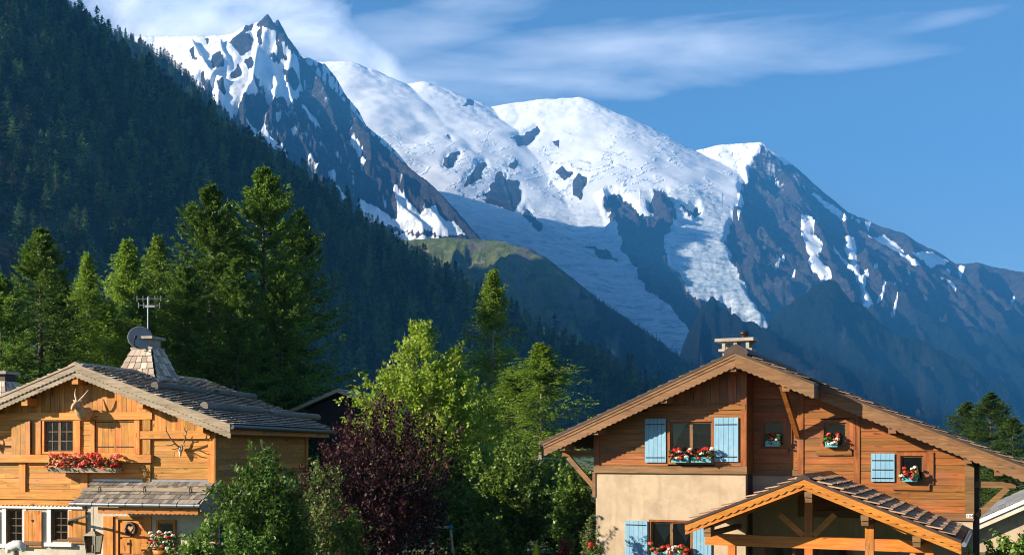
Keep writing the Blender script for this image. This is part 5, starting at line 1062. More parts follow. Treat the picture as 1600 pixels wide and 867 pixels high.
    MB().prism([(u + x * 0.1, z + 0.02 + zz_ * 0.1) for x, zz_ in ((0, -1), (0.9, 0.1), (0.75, 0.7), (0.35, 0.75), (0, 0.4), (-0.35, 0.75), (-0.75, 0.7), (-0.9, 0.1))], v1 - 0.045, v1 - 0.02).build('heart', M('carved_wood'), o)
    o = H.thing('flower_arrangement', 'heaped arrangement of white, pink and red flowers on a stand beside the door', 'flowers'); u, z = H.L(256, 852, v1 - 0.7); v = v1 - 0.7
    MB().lathe([(0.16, -z), (0.16, -z + 0.1), (0.13, -0.5), (0.30, -0.25), (0.34, -0.12), (0.30, -0.12), (0, -0.14)], (u, v, z), 14).build('pot', M('orange_wood'), o)
    leaf_fill(o, (u - 0.42, v - 0.3, z - 0.15), (u + 0.42, v + 0.3, z + 0.35), 260, M('geranium_leaf'), 'foliage', 0.10)
    for mat, k in (('white_petal', 14), ('red_petal', 4), ('coral_petal', 6)):
        cs = [(u + rnd.uniform(-0.42, 0.42), v - rnd.uniform(0.05, 0.32), z + rnd.uniform(-0.12, 0.45)) for _ in range(k)]; blooms(o, cs, 0.07, M(mat), 'blossom')
    o = H.thing('garden_post', 'rounded white cap of a garden post below the ground-floor windows at the left', 'post'); u, z = H.L(24, 858, -1.4)
    MB().tube([(u, -1.4, 0), (u, -1.4, z - 0.05)], 0.10, 10).build('shaft', M('concrete'), o)
    MB().tube([(u - 0.26, -1.4, z - 0.10), (u - 0.22, -1.4, z + 0.06), (u - 0.05, -1.4, z + 0.10), (u + 0.14, -1.4, z + 0.14), (u + 0.24, -1.4, z + 0.08), (u + 0.27, -1.4, z - 0.06)], [0.06, 0.13, 0.17, 0.15, 0.12, 0.04], 12).build('cap', M('white_paint'), o)
    return H
def porch_parent(p): return p
LH = left_chalet()

# ---- glimpses of neighbouring houses
def neighbours():
    # grey-tiled house behind the right chalet
    P = at(1640, 790, 46.0); o = empty('grey_roofed_house', (P.x, P.y, 0), math.radians(-24)); tag(o, 'grey-tiled neighbouring house with cream verge boards behind the timber chalet', 'house')
    zr = P.z + 0.72; t = 0.5; w = 6.5
    MB().prism([(-4.6, 0), (4.6, 0), (4.6, zr - t * 4.6 - 0.3), (0, zr - 0.3), (-4.6, zr - t * 4.6 - 0.3)], 0.6, 9).build('wall', M('ochre_stucco'), o)
    rf = MB()
    for s in (-1, 1): rf.prism([(0, zr), (s * w, zr - t * w), (s * w, zr - t * w - 0.16), (0, zr - 0.16)], 0.05, 9.8)
    ro = rf.build('roof', M('dark_brown'), o)
    for s in (-1, 1):
        slope_tiles((0, 0.1, zr + 0.02), (0, 1, 0), (s, 0, -t), 31, 20, 0.31, 0.35, 0.02, M('grey_tile'), 'roof_tiles', ro, 0.03, 0, 0.01, offset=0)
        MB().prism([(0, zr + 0.02), (s * w, zr - t * w + 0.02), (s * w, zr - t * w - 0.16), (0, zr - 0.16)], -0.02, 0.04).build('verge_board', M('white_paint'), ro)
        MB().prism([(0, zr - 0.17), (s * w, zr - t * w - 0.17), (s * w, zr - t * w - 0.42), (0, zr - 0.42)], 0.05, 0.11).build('barge_board', M('cream_stucco'), ro)
    # dark barn seen past the left chalet
    P = at(527, 608, 58.0); o = empty('dark_barn', (P.x, P.y, 0), math.radians(-14)); tag(o, 'dark wooden barn with low gable in shade behind the shingle roof', 'barn')
    zr = P.z; t = 0.40; w = 3.0
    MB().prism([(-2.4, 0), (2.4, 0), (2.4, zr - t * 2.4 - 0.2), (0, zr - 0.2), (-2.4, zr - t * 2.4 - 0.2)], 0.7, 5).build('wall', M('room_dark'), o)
    k = MB()
    for s in (-1, 1): k.prism([(0, zr), (s * w, zr - t * w), (s * w, zr - t * w - 0.14), (0, zr - 0.14)], 0.04, 5.6)
    ro = k.build('roof', M('dark_brown'), o)
    for s in (-1, 1):
        slope_tiles((0, 0.06, zr + 0.01), (0, 1, 0), (s, 0, -t), 15, 12, 0.36, 0.26, 0.02, M('wood_shingle'), 'shingles', ro, 0.03, 0.01, 0.01)
        MB().prism([(0, zr + 0.03), (s * w, zr - t * w + 0.03), (s * w, zr - t * w - 0.16), (0, zr - 0.16)], -0.02, 0.035).build('barge_board', M('grey_wood'), ro)
    # pale chimney of a house hidden by the spruces
    P = at(497, 612, 75.0); o = empty('hidden_house', (P.x, P.y, 0), 0.2); tag(o, 'house hidden behind the big spruces, only its pale chimney showing', 'house')
    zr = P.z - 0.6; MB().prism([(-4, 0), (4, 0), (4, zr - 1.9), (0, zr - 0.2), (-4, zr - 1.9)], 0.3, 7).build('wall', M('dark_brown'), o)
    k = MB()
    for s in (-1, 1): k.prism([(0, zr), (s * 4.8, zr - 1.9), (s * 4.8, zr - 2.05), (0, zr - 0.15)], -0.2, 7.6)
    ro = k.build('roof', M('dark_brown'), o); c = MB().box(-0.38, 0.38, 0.8, 1.5, zr - 0.4, zr + 0.75).build('chimney', M('cream_stucco'), ro); MB().box(-0.45, 0.45, 0.72, 1.58, zr + 0.75, zr + 0.85).build('cap_slab', M('concrete'), c)
    # shingled chimney of the next house at the left edge
    P = at(-36, 576, 44.0); o = empty('neighbour_house', (P.x, P.y, 0), -0.2); tag(o, 'neighbouring house at the left edge, its shingled chimney just in view', 'house')
    zr = P.z - 1.05; MB().prism([(-4, 0), (4, 0), (4, zr - 1.9), (0, zr - 0.2), (-4, zr - 1.9)], 0.3, 7).build('wall', M('honey_wood'), o); k = MB()
    for s in (-1, 1): k.prism([(0, zr), (s * 4.8, zr - 1.9), (s * 4.8, zr - 2.05), (0, zr - 0.15)], -0.2, 7.6)
    ro = k.build('roof', M('grey_wood'), o); hb, ht, zb, zt, vc = 0.85, 0.40, zr - 0.3, zr + 0.62, 1.6
    c = MB().add([(-hb, vc - hb, zb), (hb, vc - hb, zb), (hb, vc + hb, zb), (-hb, vc + hb, zb), (-ht, vc - ht, zt), (ht, vc - ht, zt), (ht, vc + ht, zt), (-ht, vc + ht, zt)], [(0,1,5,4),(1,2,6,5),(2,3,7,6),(3,0,4,7),(4,5,6,7)]).build('chimney', M('grey_wood'), ro)
    for q in range(4):
        f0, f1 = q / 4, (q + 1.1) / 4; hA = hb + (ht - hb) * f0; hB = hb + (ht - hb) * min(1, f1); zA = zb + (zt - zb) * f0; zB = zb + (zt - zb) * min(1, f1)
        for cc in range(6):
            a, b = -1 + cc / 3 + 0.02, -1 + (cc + 1) / 3 - 0.02
            MB().add([(a * hA, vc - hA - 0.06, zA), (b * hA, vc - hA - 0.06, zA), (b * hB, vc - hB - 0.03, zB), (a * hB, vc - hB - 0.03, zB), (a * hA, vc - hA - 0.04, zA), (b * hA, vc - hA - 0.04, zA), (b * hB, vc - hB - 0.01, zB), (a * hB, vc - hB - 0.01, zB)], [(0,1,2,3),(7,6,5,4),(0,4,5,1),(1,5,6,2),(2,6,7,3),(3,7,4,0)]).build('shingle', M('wood_shingle'), c)
            MB().add([(hA + 0.06, vc + a * hA, zA), (hA + 0.06, vc + b * hA, zA), (hB + 0.03, vc + b * hB, zB), (hB + 0.03, vc + a * hB, zB), (hA + 0.04, vc + a * hA, zA), (hA + 0.04, vc + b * hA, zA), (hB + 0.01, vc + b * hB, zB), (hB + 0.01, vc + a * hB, zB)], [(0,1,2,3),(7,6,5,4),(0,4,5,1),(1,5,6,2),(2,6,7,3),(3,7,4,0)]).build('shingle', M('wood_shingle'), c)
    MB().box(-ht + 0.05, ht - 0.05, vc - ht + 0.05, vc + ht - 0.05, zt, zt + 0.3).build('stack', M('dark_brown'), c); MB().box(-ht - 0.08, ht + 0.08, vc - ht - 0.08, vc + ht + 0.08, zt + 0.3, zt + 0.42).build('cap_slab', M('concrete'), c)
neighbours()

# ------------------------------------------------------------------ trees
leaf('spruce_needles', (0.022, 0.055, 0.009), (0.095, 0.185, 0.020), (0.235, 0.35, 0.042), 0.38)
leaf('dark_spruce_needles', (0.018, 0.042, 0.010), (0.055, 0.105, 0.018), (0.12, 0.185, 0.03), 0.28)
leaf('larch_needles', (0.08, 0.15, 0.014), (0.18, 0.29, 0.028), (0.30, 0.40, 0.05), 0.45)
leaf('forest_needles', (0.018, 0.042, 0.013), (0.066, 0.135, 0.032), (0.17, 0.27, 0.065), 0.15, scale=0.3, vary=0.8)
leaf('birch_leaf', (0.13, 0.23, 0.014), (0.29, 0.42, 0.032), (0.48, 0.55, 0.09), 0.5); leaf('green_leaf', (0.035, 0.08, 0.010), (0.11, 0.19, 0.022), (0.25, 0.34, 0.06), 0.38, 0.4)
leaf('cherry_leaf', (0.03, 0.075, 0.012), (0.08, 0.16, 0.02), (0.15, 0.25, 0.035), 0.42, 0.45); leaf('plum_leaf', (0.014, 0.005, 0.007), (0.040, 0.011, 0.013), (0.12, 0.03, 0.028), 0.25, 0.62)
leaf('hedge_leaf', (0.05, 0.11, 0.014), (0.11, 0.20, 0.025), (0.20, 0.29, 0.05), 0.35); leaf('variegated_leaf', (0.035, 0.065, 0.014), (0.11, 0.16, 0.035), (0.28, 0.32, 0.10), 0.35); leaf('red_shrub_leaf', (0.07, 0.012, 0.014), (0.16, 0.03, 0.03), (0.30, 0.08, 0.05), 0.3)
plain('bark', (0.10, 0.075, 0.055), 0.9, var=0.4, scale=8, bmp=0.6); plain('pale_bark', (0.30, 0.25, 0.19), 0.85, var=0.35, scale=8, bmp=0.5)

def conifer_crown(h, r, seed, n_br=200, n_tw=22, n_q=4, base=0.06, tw_len=0.24, ql=0.30, qw=0.085, droop=0.35, sweep=0.25, power=0.55, ragged=0.25, hang=0.0):
    """needle sprays on whorled, drooping branches"""
    g = np.random.default_rng(seed)
    zf = base + (1 - base) * np.sort(g.uniform(0, 0.97, n_br)) ** 1.1
    zf = np.concatenate([zf, g.uniform(0.80, 0.985, n_br // 6)]); nb = len(zf)
    az = g.uniform(0, 2 * np.pi, nb); L = r * (1 - zf) ** power * np.clip((1 - zf) / 0.16, 0.2, 1) ** 0.6 * (1 + g.normal(0, ragged, nb)).clip(0.45, 1.6) + 0.12
    L *= 1 + 0.18 * np.sin(az * 2 + seed)
    up = np.interp(zf, [0, 0.35, 0.75, 1], [-0.18, -0.05, 0.25, 0.55])
    s = g.uniform(0.12, 1.0, (nb, n_tw)); s[:, 0] = 1.0
    rad = L[:, None] * s; zz = zf[:, None] * h + L[:, None] * (up[:, None] * s - droop * s ** 2 * (1 - zf[:, None]) + sweep * s ** 4)
    ca, sa = np.cos(az)[:, None], np.sin(az)[:, None]
    zz = zz + g.normal(0, 0.5, zz.shape) * (hang > 0) * 0.35
    P = np.stack([rad * ca, rad * sa, zz], -1)                                         # twig roots
    side = np.where(g.random((nb, n_tw)) < 0.5, -1, 1); ang = g.uniform(0.35, 1.15, (nb, n_tw)) * side; ang[:, 0] = 0
    tl = (tw_len * L[:, None] * (1.15 - 0.75 * s) + 0.12) * g.uniform(0.6, 1.25, (nb, n_tw))
    dx = np.cos(az[:, None] + ang); dy = np.sin(az[:, None] + ang); dz = up[:, None] * 0.6 - g.uniform(-0.25, 0.75, (nb, n_tw)) * (1 - zf[:, None]) + 0.1 - hang * g.uniform(0, 1.6, (nb, n_tw))
    D = np.stack([dx, dy, dz], -1); D /= np.linalg.norm(D, axis=-1, keepdims=True)
    f = (np.arange(n_q) + 0.5) / n_q
    Q = P[:, :, None, :] + D[:, :, None, :] * (tl[:, :, None] * f)[..., None]
    Q = Q.reshape(-1, 3) + g.normal(0, 0.03, (nb * n_tw * n_q, 3)); DD = np.repeat(D.reshape(-1, 3), n_q, 0) + g.normal(0, 0.42, (len(Q), 3))
    NN = np.tile(np.array([0, 0, 0.6]), (len(Q), 1)) + g.normal(0, 0.9, (len(Q), 3))
    ln = np.maximum(np.repeat(tl.reshape(-1), n_q) / n_q * 1.9, ql * 0.55) * g.uniform(0.7, 1.3, len(Q)); wd = qw * g.uniform(0.7, 1.4, len(Q))
    V, F = quads(Q, DD, NN, ln, wd, 0.15)
    nl = 60; zl = g.uniform(0.91, 1.0, nl) * h; a = g.uniform(0, 6.28, nl)                # leader shoot
    Pl = np.stack([0 * a, 0 * a, zl], 1); Dl = np.stack([np.cos(a) * 0.5, np.sin(a) * 0.5, 0 * a + 1], 1); V2, F2 = quads(Pl + Dl * 0.06, Dl, rand_like(g, nl), ql * 0.7, qw)
    return np.concatenate([V, V2]), np.concatenate([F, F2 + len(V)]), (az, L, zf, up)
def rand_like(g, n): d = g.normal(size=(n, 3)); return d / np.linalg.norm(d, axis=1, keepdims=True)
def conifer_trunk(h, r0, info=None, nb=60, droop=0.35, sweep=0.25):
    mb = MB().tube([(0, 0, -0.3), (0.02, 0, h * 0.3), (-0.02, 0.02, h * 0.7), (0, 0, h * 0.995)], [r0, r0 * 0.75, r0 * 0.35, 0.012], 8)
    if info:
        az, L, zf, up = info
        for i in np.linspace(0, len(az) - 1, min(nb, len(az))).astype(int):
            p = []
            for s in (0.0, 0.35, 0.7, 0.95): p.append((math.cos(az[i]) * L[i] * s, math.sin(az[i]) * L[i] * s, zf[i] * h + L[i] * (up[i] * s - droop * s * s * (1 - zf[i]) + sweep * s ** 4)))
            mb.tube(p, [0.035 * L[i] / 2 + 0.012, 0.025 * L[i] / 2 + 0.01, 0.012, 0.005], 4, False)
    return mb
PROTO = {}
def proto(kind, k):
    if (kind, k) not in PROTO:
        if kind == 'spruce': a = dict(n_br=400, n_tw=26, n_q=6, ql=0.30, qw=0.058, power=0.74, droop=0.42, sweep=0.30, tw_len=0.26, ragged=0.16)
        elif kind == 'bare_larch': a = dict(n_br=280, n_tw=18, n_q=5, ql=0.26, qw=0.06, droop=0.30, sweep=0.10, tw_len=0.28, hang=0.55, base=0.36, power=0.7, ragged=0.35)
        else: a = dict(n_br=430, n_tw=18, n_q=5, ql=0.26, qw=0.06, droop=0.30, sweep=0.10, tw_len=0.26, hang=0.55, base=0.08, power=0.70, ragged=0.45)
        h, r = 18.0, (4.6 if kind == 'spruce' else 3.0); V, F, info = conifer_crown(h, r, 200 + k * 7 + len(kind), **a)
        PROTO[(kind, k)] = (h, r, V, F, conifer_trunk(h, 0.26 if kind == 'spruce' else 0.17, info, 80, a['droop'], a['sweep']), {})
    return PROTO[(kind, k)]
def plant_conifer(name, px, py, Y, r, seed, label, needles, kind, k, cat='tree', group=None, bark='bark'):
    """each tree a thing; trees of one growth form share crown and trunk meshes, turned and stretched differently"""
    top = at(px, py, Y); h0, r0, V, F, tm, cache = proto(kind, k)
    if needles not in cache: cache[needles] = (np_mesh('crown', V, F, M(needles)), tm.mesh('trunk', M(bark)))
    cm, t_ = cache[needles]
    o = empty(name, (top.x, top.y, 0), seed * 1.37); o.scale = (r / r0, r / r0, top.z / h0); tag(o, label, cat, group)
    link_mesh('trunk', t_, None, o); link_mesh('crown', cm, None, o); return o
plant_conifer('spruce_tree', 412, 256, 62, 5.2, 1, 'tallest of the big dark spruces behind the shingle roof', 'spruce_needles', 'spruce', 0)
plant_conifer('spruce_tree', 329, 284, 60, 4.7, 2, 'full spruce left of the tallest spruce, nearly as tall', 'spruce_needles', 'spruce', 1)
plant_conifer('spruce_tree', 356, 312, 66, 4.0, 3, 'spruce half hidden between the two tallest spruces', 'spruce_needles', 'spruce', 2)
plant_conifer('spruce_tree', 468, 326, 65, 3.9, 4, 'slimmer spruce at the right edge of the big spruce group', 'spruce_needles', 'spruce', 1)
plant_conifer('spruce_tree', 290, 410, 57, 3.2, 23, 'shorter spruce at the left foot of the big spruce group', 'spruce_needles', 'spruce', 2)
plant_conifer('spruce_tree', 64, 352, 54, 4.4, 5, 'broad sunlit spruce above the left end of the chalet roof', 'spruce_needles', 'spruce', 0)
plant_conifer('spruce_tree', 2, 428, 51, 3.6, 6, 'spruce cut by the left edge of the picture', 'spruce_needles', 'spruce', 2)
plant_conifer('spruce_tree', 440, 405, 60, 3.4, 24, 'low spruce in front of the tallest spruce on its right side', 'spruce_needles', 'spruce', 0)
plant_conifer('spruce_tree', 372, 400, 57, 3.3, 25, 'low spruce in front of the gap between the two tallest spruces', 'spruce_needles', 'spruce', 1)
plant_conifer('spruce_tree', 96, 430, 58, 3.2, 26, 'darker spruce between the broad left spruce and the small larch', 'dark_spruce_needles', 'spruce', 1)
plant_conifer('larch_tree', 222, 452, 55, 3.0, 27, 'bushy larch directly behind the chimney and dish', 'larch_needles', 'larch', 0, bark='pale_bark')
plant_conifer('larch_tree', 270, 440, 61, 2.9, 28, 'larch half hidden by the left foot of the big spruces', 'larch_needles', 'larch', 1, bark='pale_bark')
plant_conifer('larch_tree', 136, 396, 57, 2.3, 7, 'small light green larch next to the broad left spruce', 'larch_needles', 'larch', 0, bark='pale_bark')
plant_conifer('larch_tree', 200, 376, 60, 2.9, 8, 'left of the two taller light green larches behind the chimney aerial', 'larch_needles', 'larch', 1, bark='pale_bark')
plant_conifer('larch_tree', 246, 370, 63, 3.3, 9, 'right of the two taller light green larches, nearest the big spruces', 'larch_needles', 'larch', 0, bark='pale_bark')
plant_conifer('larch_tree', 168, 470, 54, 2.8, 10, 'low bushy larch behind the ridge between the small and the tall larches', 'larch_needles', 'larch', 1, bark='pale_bark')
plant_conifer('larch_tree', 770, 422, 68, 3.3, 11, 'tall slender larch with bare lower trunk above the yellow-green tree', 'larch_needles', 'bare_larch', 0, bark='pale_bark')
plant_conifer('larch_tree', 845, 537, 56, 3.6, 12, 'bushy bright green larch right of the slender tall one', 'larch_needles', 'larch', 0, bark='pale_bark')
plant_conifer('larch_tree', 800, 575, 60, 2.9, 13, 'low larch between the slender larch and the bushy one', 'larch_needles', 'larch', 1, bark='pale_bark')
plant_conifer('spruce_tree', 1548, 612, 72, 3.9, 14, 'tallest spruce of the clump above the right end of the chalet roof', 'dark_spruce_needles', 'spruce', 1)
plant_conifer('spruce_tree', 1512, 626, 74, 3.0, 15, 'left spruce of the clump above the right end of the chalet roof', 'dark_spruce_needles', 'spruce', 2)
plant_conifer('spruce_tree', 1582, 650, 70, 3.2, 16, 'right spruce of the clump, at the right edge of the picture', 'dark_spruce_needles', 'spruce', 0)

# ---- broadleaved trees: shoots with leaves set along them
def broadleaf(name, px, Y, top_py, half_w, label, leafm, seed, cat='tree', group=None, base_z=0.6, n_shoot=420, n_leaf=34, ls=0.16, lw=0.09, upright=0.35, shoot=(0.7, 1.6), bark='bark', limbs=9, stems=1, flat=1.0, hollow=0.55, trunk_r=0.11, droopy=0.25, depth=None, top_shape=0.75):
    g = np.random.default_rng(seed); T = at(px, top_py, Y); H = T.z; o = empty(name, (T.x, T.y, 0), 0); tag(o, label, cat, group)
    W_ = half_w; Dp = depth or W_; zc = (H + base_z) / 2; hz = (H - base_z) / 2
    d = rand_like(g, n_shoot); rr = hollow + (1 - hollow) * g.random(n_shoot) ** 0.6
    wob = 1 + 0.26 * np.sin(d[:, 0] * 5 + seed) * np.cos(d[:, 2] * 4 + seed * 2) + 0.16 * np.sin(d[:, 1] * 9 + d[:, 2] * 7 + seed)
    zt = d[:, 2] * rr * wob
    taper = np.where(zt > 0, (1 - np.abs(zt).clip(0, 1) ** 2 * (1 - top_shape)), 1)
    tips = np.stack([d[:, 0] * rr * wob * W_ * taper, d[:, 1] * rr * wob * Dp * taper, zc + zt * hz], 1)
    tips[:, 2] = np.minimum(tips[:, 2], H * 1.0)
    Ls = g.uniform(*shoot, n_shoot); dirn = np.stack([tips[:, 0] / W_, tips[:, 1] / Dp, (tips[:, 2] - zc) / hz * 0.6 + upright * 2], 1); dirn += g.normal(0, 0.35, dirn.shape); dirn /= np.linalg.norm(dirn, axis=1, keepdims=True)
    root = tips - dirn * Ls[:, None]
    s = g.uniform(0.1, 1.0, (n_shoot, n_leaf)); s[:, 0] = 1
    bend = np.zeros((n_shoot, n_leaf, 3)); bend[..., 2] = -droopy * Ls[:, None] * s ** 2 * 0.5
    P = root[:, None] + dirn[:, None] * (Ls[:, None] * s)[..., None] + bend + g.normal(0, ls * 0.45, (n_shoot, n_leaf, 3))
    P = P.reshape(-1, 3); DD = np.repeat(dirn, n_leaf, 0) * 0.6 + g.normal(0, 0.7, (len(P), 3)) + np.array([0, 0, -droopy]); NN = g.normal(0, 0.8, (len(P), 3)) + np.array([0, 0, 0.9])
    keep = P[:, 2] > 0.05; P, DD, NN = P[keep], DD[keep], NN[keep]
    V, F = quads(P, DD, NN, ls * g.uniform(0.65, 1.3, len(P)), lw * g.uniform(0.7, 1.25, len(P)), 0.18)
    mb = MB()
    for k in range(stems):
        bx, by = (g.normal(0, 0.12, 2) * min(1.5, W_) if stems > 1 else (0, 0)); hh = zc * (1.0 if stems > 1 else 0.9); ex, ey = (bx * min(2.2, W_ * 1.2), by * min(2.2, W_ * 1.2))
        mb.tube([(bx, by, -0.2), (bx * 1.5 + 0.04, by * 1.5, hh * 0.45), (ex, ey, hh)], [trunk_r / math.sqrt(stems) * 1.2, trunk_r / math.sqrt(stems), trunk_r / math.sqrt(stems) * 0.6], 7)
        if stems > 1: mb.tube([(ex, ey, hh), (ex * 1.1, ey * 1.1, H * 0.72)], [trunk_r / math.sqrt(stems) * 0.6, 0.012], 5)
    if stems == 1: mb.tube([(0.0, 0, zc * 0.9), (0.1, 0.05, H * 0.7), (0.05, 0, H * 0.93)], [trunk_r * 0.6, trunk_r * 0.35, 0.012], 6)
    idx = g.choice(n_shoot, min(n_shoot, limbs * 10), replace=False)
    for q, i in enumerate(idx):
        e = root[i]; st = Vector((0, 0, max(0.3, min(e[2] - 0.3, zc * g.uniform(0.5, 1.3))))); mid = (st + Vector(e)) / 2 + Vector((0, 0, -0.1)); r_ = trunk_r * (0.4 if q < limbs else 0.16)
        mb.tube([st, mid, Vector(e), Vector(tips[i])], [r_, r_ * 0.7, r_ * 0.4, 0.005], 5 if q < limbs else 4, False)
    mb.build('trunk', M(bark), o); link_mesh('crown', np_mesh('crown', V, F, M(leafm)), None, o)
    return o
broadleaf('birch_tree', 668, 46, 500, 3.0, 'sunlit yellow-green broadleaved tree behind the purple plum', 'birch_leaf', 31, n_shoot=720, n_leaf=38, ls=0.19, lw=0.11, base_z=1.6, upright=0.25, shoot=(0.8, 1.9), limbs=14, hollow=0.5, bark='pale_bark', top_shape=0.45)
broadleaf('birch_tree', 742, 50, 590, 1.9, 'smaller yellow-green tree at the foot of the slender larch', 'birch_leaf', 38, n_shoot=330, n_leaf=34, ls=0.17, lw=0.10, base_z=1.0, upright=0.3, shoot=(0.6, 1.4), bark='pale_bark', top_shape=0.5)
broadleaf('plum_tree', 600, 33, 612, 2.5, 'dark purple-leaved plum tree in front of the yellow-green tree', 'plum_leaf', 32, n_shoot=560, n_leaf=42, ls=0.115, lw=0.07, base_z=0.9, upright=0.95, shoot=(0.8, 1.9), stems=5, hollow=0.35, trunk_r=0.12, droopy=0.0, top_shape=0.55, limbs=12)
broadleaf('green_tree', 800, 41, 676, 1.95, 'glossy dark green broadleaved tree below the larches', 'green_leaf', 33, n_shoot=430, n_leaf=40, ls=0.15, lw=0.10, base_z=0.3, shoot=(0.6, 1.3), limbs=9)
broadleaf('green_tree', 730, 44, 690, 1.7, 'shaded green tree filling the gap right of the purple plum', 'green_leaf', 34, n_shoot=300, n_leaf=36, ls=0.15, lw=0.10, base_z=0.2, shoot=(0.6, 1.2))
broadleaf('green_tree', 868, 47, 712, 1.5, 'green tree behind the left eave of the timber chalet', 'green_leaf', 35, n_shoot=280, n_leaf=36, ls=0.15, lw=0.10, base_z=0.2, shoot=(0.6, 1.2))
broadleaf('leafy_bush', 902, 36, 722, 0.95, 'bright green bush against the left corner of the stucco wall', 'hedge_leaf', 36, 'bush', n_shoot=240, n_leaf=34, ls=0.12, lw=0.085, base_z=0.5, shoot=(0.4, 0.9), trunk_r=0.05)
broadleaf('cherry_tree', 410, 28.5, 678, 1.35, 'young green cherry tree in front of the honey chalet corner', 'cherry_leaf', 37, n_shoot=240, n_leaf=38, ls=0.155, lw=0.065, base_z=1.0, upright=0.5, shoot=(0.6, 1.5), stems=4, hollow=0.25, trunk_r=0.05, droopy=0.35, top_shape=0.6)
sh = dict(cat='bush', shoot=(0.3, 0.75), base_z=0.1, trunk_r=0.035, stems=4, hollow=0.3, bark='bark', limbs=5)
broadleaf('garden_shrub', 322, 27, 800, 0.95, 'low bright green shrub beside the chalet door', 'hedge_leaf', 41, n_shoot=200, n_leaf=30, ls=0.12, lw=0.07, **sh)
broadleaf('garden_shrub', 385, 26, 815, 0.9, 'low green shrub under the young cherry tree', 'cherry_leaf', 42, n_shoot=190, n_leaf=30, ls=0.12, lw=0.07, **sh)
broadleaf('garden_shrub', 452, 29, 762, 0.85, 'mixed light and dark shrub between the cherry and the plum', 'green_leaf', 43, n_shoot=200, n_leaf=30, ls=0.11, lw=0.07, **sh)
broadleaf('garden_shrub', 505, 31, 700, 0.8, 'cream-variegated shrub at the left side of the purple plum', 'variegated_leaf', 44, n_shoot=190, n_leaf=28, ls=0.09, lw=0.06, **sh)
broadleaf('garden_shrub', 548, 30, 790, 0.7, 'dark shrub at the foot of the purple plum', 'green_leaf', 45, n_shoot=130, n_leaf=26, ls=0.10, lw=0.065, **sh)
broadleaf('garden_shrub', 882, 33, 836, 0.55, 'dark red-leaved shrub near the stucco wall', 'red_shrub_leaf', 46, n_shoot=110, n_leaf=24, ls=0.08, lw=0.05, **sh)
broadleaf('garden_shrub', 921, 31.5, 800, 0.38, 'slim yellow-green shrub touching the stucco corner', 'variegated_leaf', 47, n_shoot=90, n_leaf=24, ls=0.08, lw=0.05, **sh)
broadleaf('clipped_hedge', 1590, 26.5, 820, 1.25, 'bright green hedge at the right corner below the grey-roofed house', 'hedge_leaf', 48, 'hedge', n_shoot=420, n_leaf=34, ls=0.10, lw=0.075, base_z=0.0, shoot=(0.25, 0.55), hollow=0.4, trunk_r=0.05, top_shape=0.95, depth=0.8)
broadleaf('garden_shrub', 758, 36, 800, 1.0, 'dark shrub beside the garden swing', 'green_leaf', 49, n_shoot=170, n_leaf=28, ls=0.12, lw=0.08, **sh)

